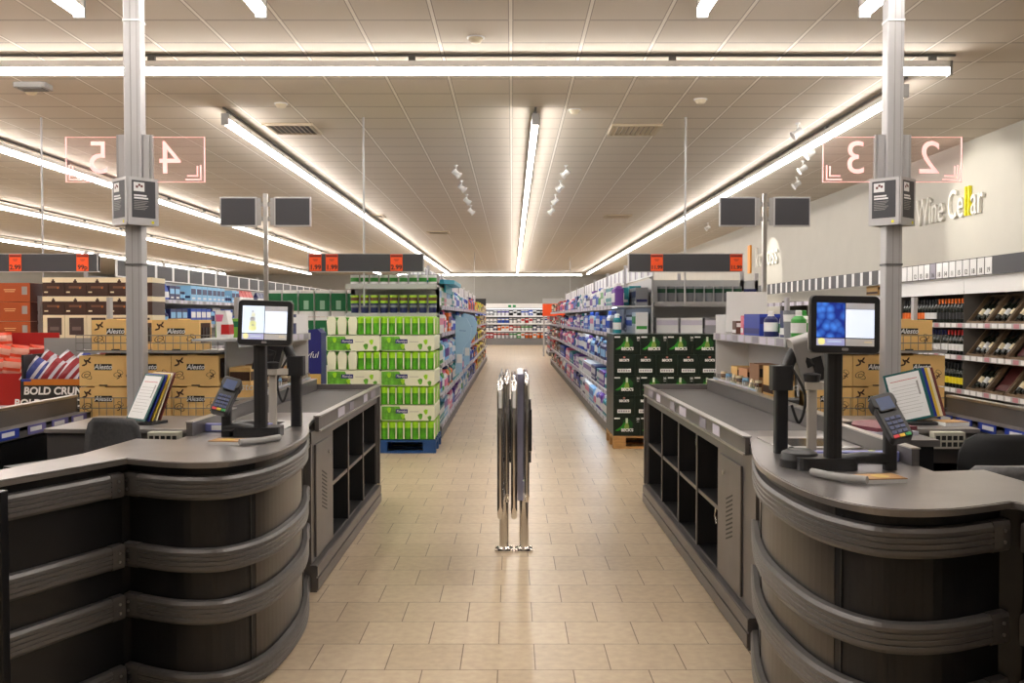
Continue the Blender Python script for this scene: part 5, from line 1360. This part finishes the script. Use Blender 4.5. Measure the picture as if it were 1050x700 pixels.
for k, (x, c) in enumerate(((-3.34, 'orange'), (-3.20, 'orange'), (-3.06, 'blue'))):
    simple_box('small_carton', f"{['orange and black','orange topped','blue and black'][k]} small box between the black bin and the nut cartons", 'carton', x, 7.9, 0.98, 0.12, 0.12, 0.22, BLACK, mat(srgb(*COL[c]), .4))
t = thing('low_shelf', 'dark low shelf carrying three small boxes behind the nut cartons', 'shelf', (-3.2, 7.95, 0)); b = MB(); b.box(-0.22, 0.24, -0.15, 0.15, 0, 0.979, DPANEL); b.build('cabinet', t)

# ------------------------------------------------------------------ wine wall
def wine_unit(y, label, bins):
    t = thing('wine_shelving', label, 'shelving', (5.45, y, 0))
    L = 1.9
    b = MB(); b.box(0.0, 0.53, 0, L, 0.0, 0.14, mat((0.16, 0.155, 0.15), .5)); b.build('plinth', t)
    b = MB(); b.box(0.50, 0.53, 0, L, 0.14, 1.80, mat((0.12, 0.10, 0.09), .6) ); b.build('back_panel', t)
    for z in (0.16, 0.60, 1.01, 1.40):
        b = MB(); b.box(0.0, 0.50, 0.004, L - 0.004, z - 0.02, z, mat((0.2, 0.18, 0.16), .5)); sh = b.build('shelf', t)
        b = MB(); b.box(-0.006, 0.0, 0.004, L - 0.004, z - 0.05, z + 0.01, SHELFM)
        for k in range(12): b.box(-0.0075, -0.006, 0.03 + k * 0.155, 0.14 + k * 0.155, z - 0.045, z + 0.005, WHITE if k % 4 else pm((190, 130, 140)))
        b.build('price_strip', sh)
    b = MB(); 
    if bins: b.box(0.02, 0.5, 0.004, L - 0.004, 1.80, 1.82, SHELFM); b.box(-0.0, 0.02, 0.004, L - 0.004, 1.76, 1.96, WHITE)
    else:
        b.box(0.0, 0.5, 0.004, L - 0.004, 1.74, 1.76, SHELFM)
        for k in range(12): b.box(-0.0075, 0.0, 0.03 + k * 0.155, 0.16 + k * 0.155, 1.70, 1.775, LILAC if k % 3 else LILAC2)
    b.build('canopy_board', t)
    b = MB(); b.box(0.0, 0.5, 0.0, 0.004, 0, 1.8, mat((0.1, 0.09, 0.08), 0.6)); b.build('side_panel', t)
    return t
rail = thing('price_banner', 'long banner of white price cards and dark blanks above the wine shelves', 'price banner', (5.40, 16, 2.05))
b = MB(); b.box(0.0, 0.02, -7.5, 10, -0.09, 0.12, SIGND); b.build('board', rail)
y = 10.55
k = 0
while y < 20.5:
    b = MB()
    if y < 13.3: b.box(-0.004, 0.0, y - 16, y - 16 + 0.15, -0.08, 0.11, WHITE if k != 8 else LILAC2)
    else: b.box(-0.004, 0.0, y - 16, y - 16 + 0.10, -0.085, 0.115, WHITE)
    y += 0.175 if y < 13.3 else 0.36; k += 1
    b.build('price_card', rail)
b = MB()
for k, n in enumerate(('19', '18', '18', '12', '15', '11', '14', '18', '16', '18', '15', '12')):
    Mt = Matrix(((0, 0, -1, -0.0055), (-1, 0, 0, 10.55 + 0.075 + k * 0.175 - 16), (0, 1, 0, -0.035), (0, 0, 0, 1)))
    b.text(n, 0.08, INK, Mt, 0, 0, 'CENTER', 0.002)
b.build('card_figures', rail)
b = MB()
for yy in range(-7, 10, 2): b.box(0.02, 0.59, yy, yy + 0.02, 0.0, 0.03, POSTM)
b.build('wall_bracket', rail)
for i in range(6):
    wine_unit(9.4 + i * 1.9, f'{ORD[i]} dark wine shelving unit along the wall, counted from the tilted crates', i < 2)
WC = [('black', 'white'), ('red', 'white'), ('orange', 'cream'), ('navy', 'white'), ('green', 'yellow'), ('black', 'cream'), ('yellow', 'orange'), ('purple', 'white')]
rw_ = random.Random(5)
nb = 0
for zi, z in enumerate((0.60, 1.01, 1.40)):
    y = 11.38
    while y < 14.9 and nb < 250:
        c = rw_.choice(WC)
        if zi == 2: c = ('orange', 'black') if y < 11.9 else (('black', 'white') if y < 12.4 else (('black', 'orange') if y < 12.9 else (('green', 'white') if y < 13.3 else ('blue', 'white'))))
        if zi == 0: c = ('black', 'yellow') if y < 12.4 else c
        for _ in range(rw_.randint(4, 6)):
            if any(abs(((y - 9.4) % 1.9) - e) < 0.05 for e in (0, 1.9)): y += 0.1
            put('wine', c[0], c[1], 0.085, 0.31, 0.085, (5.52, y, z + 0.001), 90, f"on the {['lower','middle','upper'][zi]} shelf of the wine wall")
            y += 0.088; nb += 1
# second row on upper shelf + top boxes
for k, (y, c) in enumerate(((13.35, (214, 176, 112)), (13.9, (214, 176, 112)), (14.45, (200, 160, 100)))):
    simple_box('wine_carton', f"{['tan','light tan','sandy'][k]} wine carton on top of the wine shelving near the post", 'carton', 5.7, y, 1.821, 0.3, 0.45, 0.14, mat(srgb(*c), .6), BROWN)
# tilted wooden crates
def crate(y, z, label, n):
    t = thing('wine_crate', label, 'wine crate', (5.47, y, z))
    W, Hh = 0.42, 0.34
    for sd in (0, 1):
        b = MB(); yy = sd * W
        b.M = Matrix(((1, 0, 0, 0), (0, 0, 1, yy), (0, 1, 0, 0), (0, 0, 0, 1)))
        b.prism([(-0.02, 0.0), (0.02, 0.0), (0.30, Hh), (0.24, Hh)], 0, 0.018, CRATEW); b.build('side_rail', t, fix=True)
    b = MB(); b.box(-0.02, 0.02, 0.018, W, 0, 0.03, CRATEW); b.build('cross_rail', t); b = MB(); b.box(0.24, 0.30, 0.018, W, Hh - 0.02, Hh, CRATEW)
    b.build('cross_rail', t)
    b = MB(); b.add([(0.10, 0.018, 0.03), (0.10, W, 0.03), (0.34, W, Hh), (0.34, 0.018, Hh)], [(0, 1, 2, 3), (3, 2, 1, 0)], CRATEW)
    b.box(0.10, 0.40, 0.018, W, 0.0, 0.03, CRATEW); b.build('back_board', t)
    return t
kk = 0
for zi, z in enumerate((0.605, 1.015, 1.405)):
    for i in range(4):
        y = 9.45 + i * 0.455
        cr = crate(y, z, f"tilted wooden wine crate, {ORD[i]} from the open end on the {['lower','middle','upper'][zi]} wine shelf", 0)
        if (i + zi) % 4 == 2:
            b = MB(); b.M = T(5.57, y + 0.22, z + 0.05) @ R(-37, 'Y') if False else T(5.56, y + 0.22, z + 0.04) @ R(38, 'Y'); b.box(-0.004, 0.004, -0.17, 0.17, 0.0, 0.36, mat(srgb(80, 25, 25), .5))
            o = b.build('wine_placard'); tag(o, f"dark red placard leaning in a tilted crate on the {['lower','middle','upper'][zi]} wine shelf", 'placard')
        else:
            for q in range(3):
                o = put('wine', 'black', 'white' if q % 2 else 'cream', 0.08, 0.30, 0.08, (5.545, y + 0.09 + q * 0.12, z + 0.05), 0, f"lying in a tilted crate on the {['lower','middle','upper'][zi]} wine shelf")
                o.rotation_euler = (0, math.radians(38), 0)

# ------------------------------------------------------------------ far end: chillers and more shelving
t = thing('chiller_cabinet', 'long open chiller with lit shelves across the far end of the store', 'chiller', (0, 49.6, 0))
CH = mat((0.55, 0.55, 0.56), 0.4); 
b = MB(); b.box(-4, 4, 0.0, 1.3, 0, 0.35, mat((0.2, 0.2, 0.21), .4)); b.build('base', t)
b = MB(); b.box(-4, 4, 1.1, 1.3, 0.35, 2.2, mat((0.12, 0.12, 0.13), .5)); b.build('back_panel', t)
b = MB(); b.box(-4, 4, -0.0, 1.1, 1.93, 2.2, WHITE); b.box(-4, 4, -0.01, 0.0, 1.91, 1.95, BLACK); b.build('fascia', t)
for z in (0.75, 1.15, 1.55):
    b = MB(); b.box(-4, 4, 0.3, 1.1, z - 0.03, z, CH); sh = b.build('shelf', t); b = MB(); b.box(-4, 4, 0.28, 0.3, z - 0.06, z + 0.02, WHITE); b.build('price_strip', sh)
b = MB(); b.box(-3.9, 3.9, 0.1, 0.16, 1.90, 1.925, FRIDGEL); b.build('canopy_lamp', t)
rf = random.Random(11)
for zi, z in enumerate((0.36, 0.75, 1.15, 1.55)):
    x = -3.2
    while x < 3.2:
        c = rf.choice([('white', 'blue'), ('blue', 'white'), ('white', 'red'), ('white', 'black'), ('grey', 'white'), ('violet', 'white')]) if zi > 1 else rf.choice([('red', 'white'), ('green', 'white'), ('white', 'orange'), ('navy', 'white')])
        for _ in range(3):
            put(rf.choice(['tub', 'carton']), c[0], c[1], 0.20, 0.28, 0.20, (x, 50.03, z + 0.001), 0, f"on the {['bottom','second','third','top'][zi]} shelf of the far chiller"); x += 0.21
t = thing('exit_sign', 'small white and green exit sign above the far chiller', 'exit sign', (0.0, 49.57, 2.06))
b = MB(); b.box(-0.28, 0.28, 0, 0.03, -0.1, 0.1, WHITE); b.build('panel', t); b = MB(); b.box(-0.2, -0.04, -0.002, 0, -0.06, 0.06, pm((30, 140, 80))); b.box(0.04, 0.2, -0.002, 0, -0.06, 0.06, pm((30, 140, 80))); b.build('pictogram', t)
for (x, w, c, l, z0, z1) in ((1.95, 1.6, ORANGE, 'orange header board above the far shelving behind the beer cases', 1.52, 1.98),):
    t = thing('header_board', l, 'sign', (x, 35.2, 0)); b = MB(); b.box(-w / 2, w / 2, 0, 0.05, z0, z1, c); b.box(-w / 2, w / 2, 0, 0.05, z1, z1 + 0.2, SHELFM); b.build('board', t)
    b = MB()
    for xx in (-w / 2 + 0.05, w / 2 - 0.05): b.box(xx - 0.03, xx + 0.03, 0.05, 0.1, 0, z1, POSTM)
    b.build('leg', t)
for x, y, l in ((-1.35, 33.5, 'small black hanging board at the far end of the green pallet shelving'), (2.2, 35.5, 'small black hanging board at the far end of the beer case shelving')):
    t = thing('hanging_board', l, 'sign', (x, y, 2.02)); b = MB(); b.box(-0.42, 0.42, 0, 0.03, -0.12, 0.12, BLACK); b.build('board', t); b = MB(); b.tube([(0, 0.015, 0.12), (0, 0.015, H - 2.021)], 0.012, POSTM, 6); b.build('hanging_rod', t)
# far free standing shelving pieces
for i, (x, y, s_, c, l) in enumerate(((-2.3, 36, 1, ('cream', 'brown'), 'pale far shelving block on the green pallet side'), (-2.3, 41, 1, ('brown', 'red'), 'second far shelving block on the green pallet side'), (1.4, 38.5, -1, ('grey', 'red'), 'far shelving block on the beer case side'))):
    t = thing('shelving_unit', l, 'shelving', (x, y, 0), 0 if s_ > 0 else 180); LV = LEV if i < 2 else LEV[:4]
    gondola_mesh_parts(t, 0.5, 3.0, 'B', LV, 1.95 if i < 2 else 1.5)
    for j, z in enumerate(LV):
        for k in range(9):
            yy = y + (0.2 + k * 0.3) * s_
            put('carton', c[0], c[1], 0.27, 0.26, 0.25, (x - s_ * 0.17, yy, z + 0.001), 90 * s_, f'on the {LEVN[j]} shelf of ' + ('first far block, green side', 'second far block, green side', 'far block, beer side')[i])
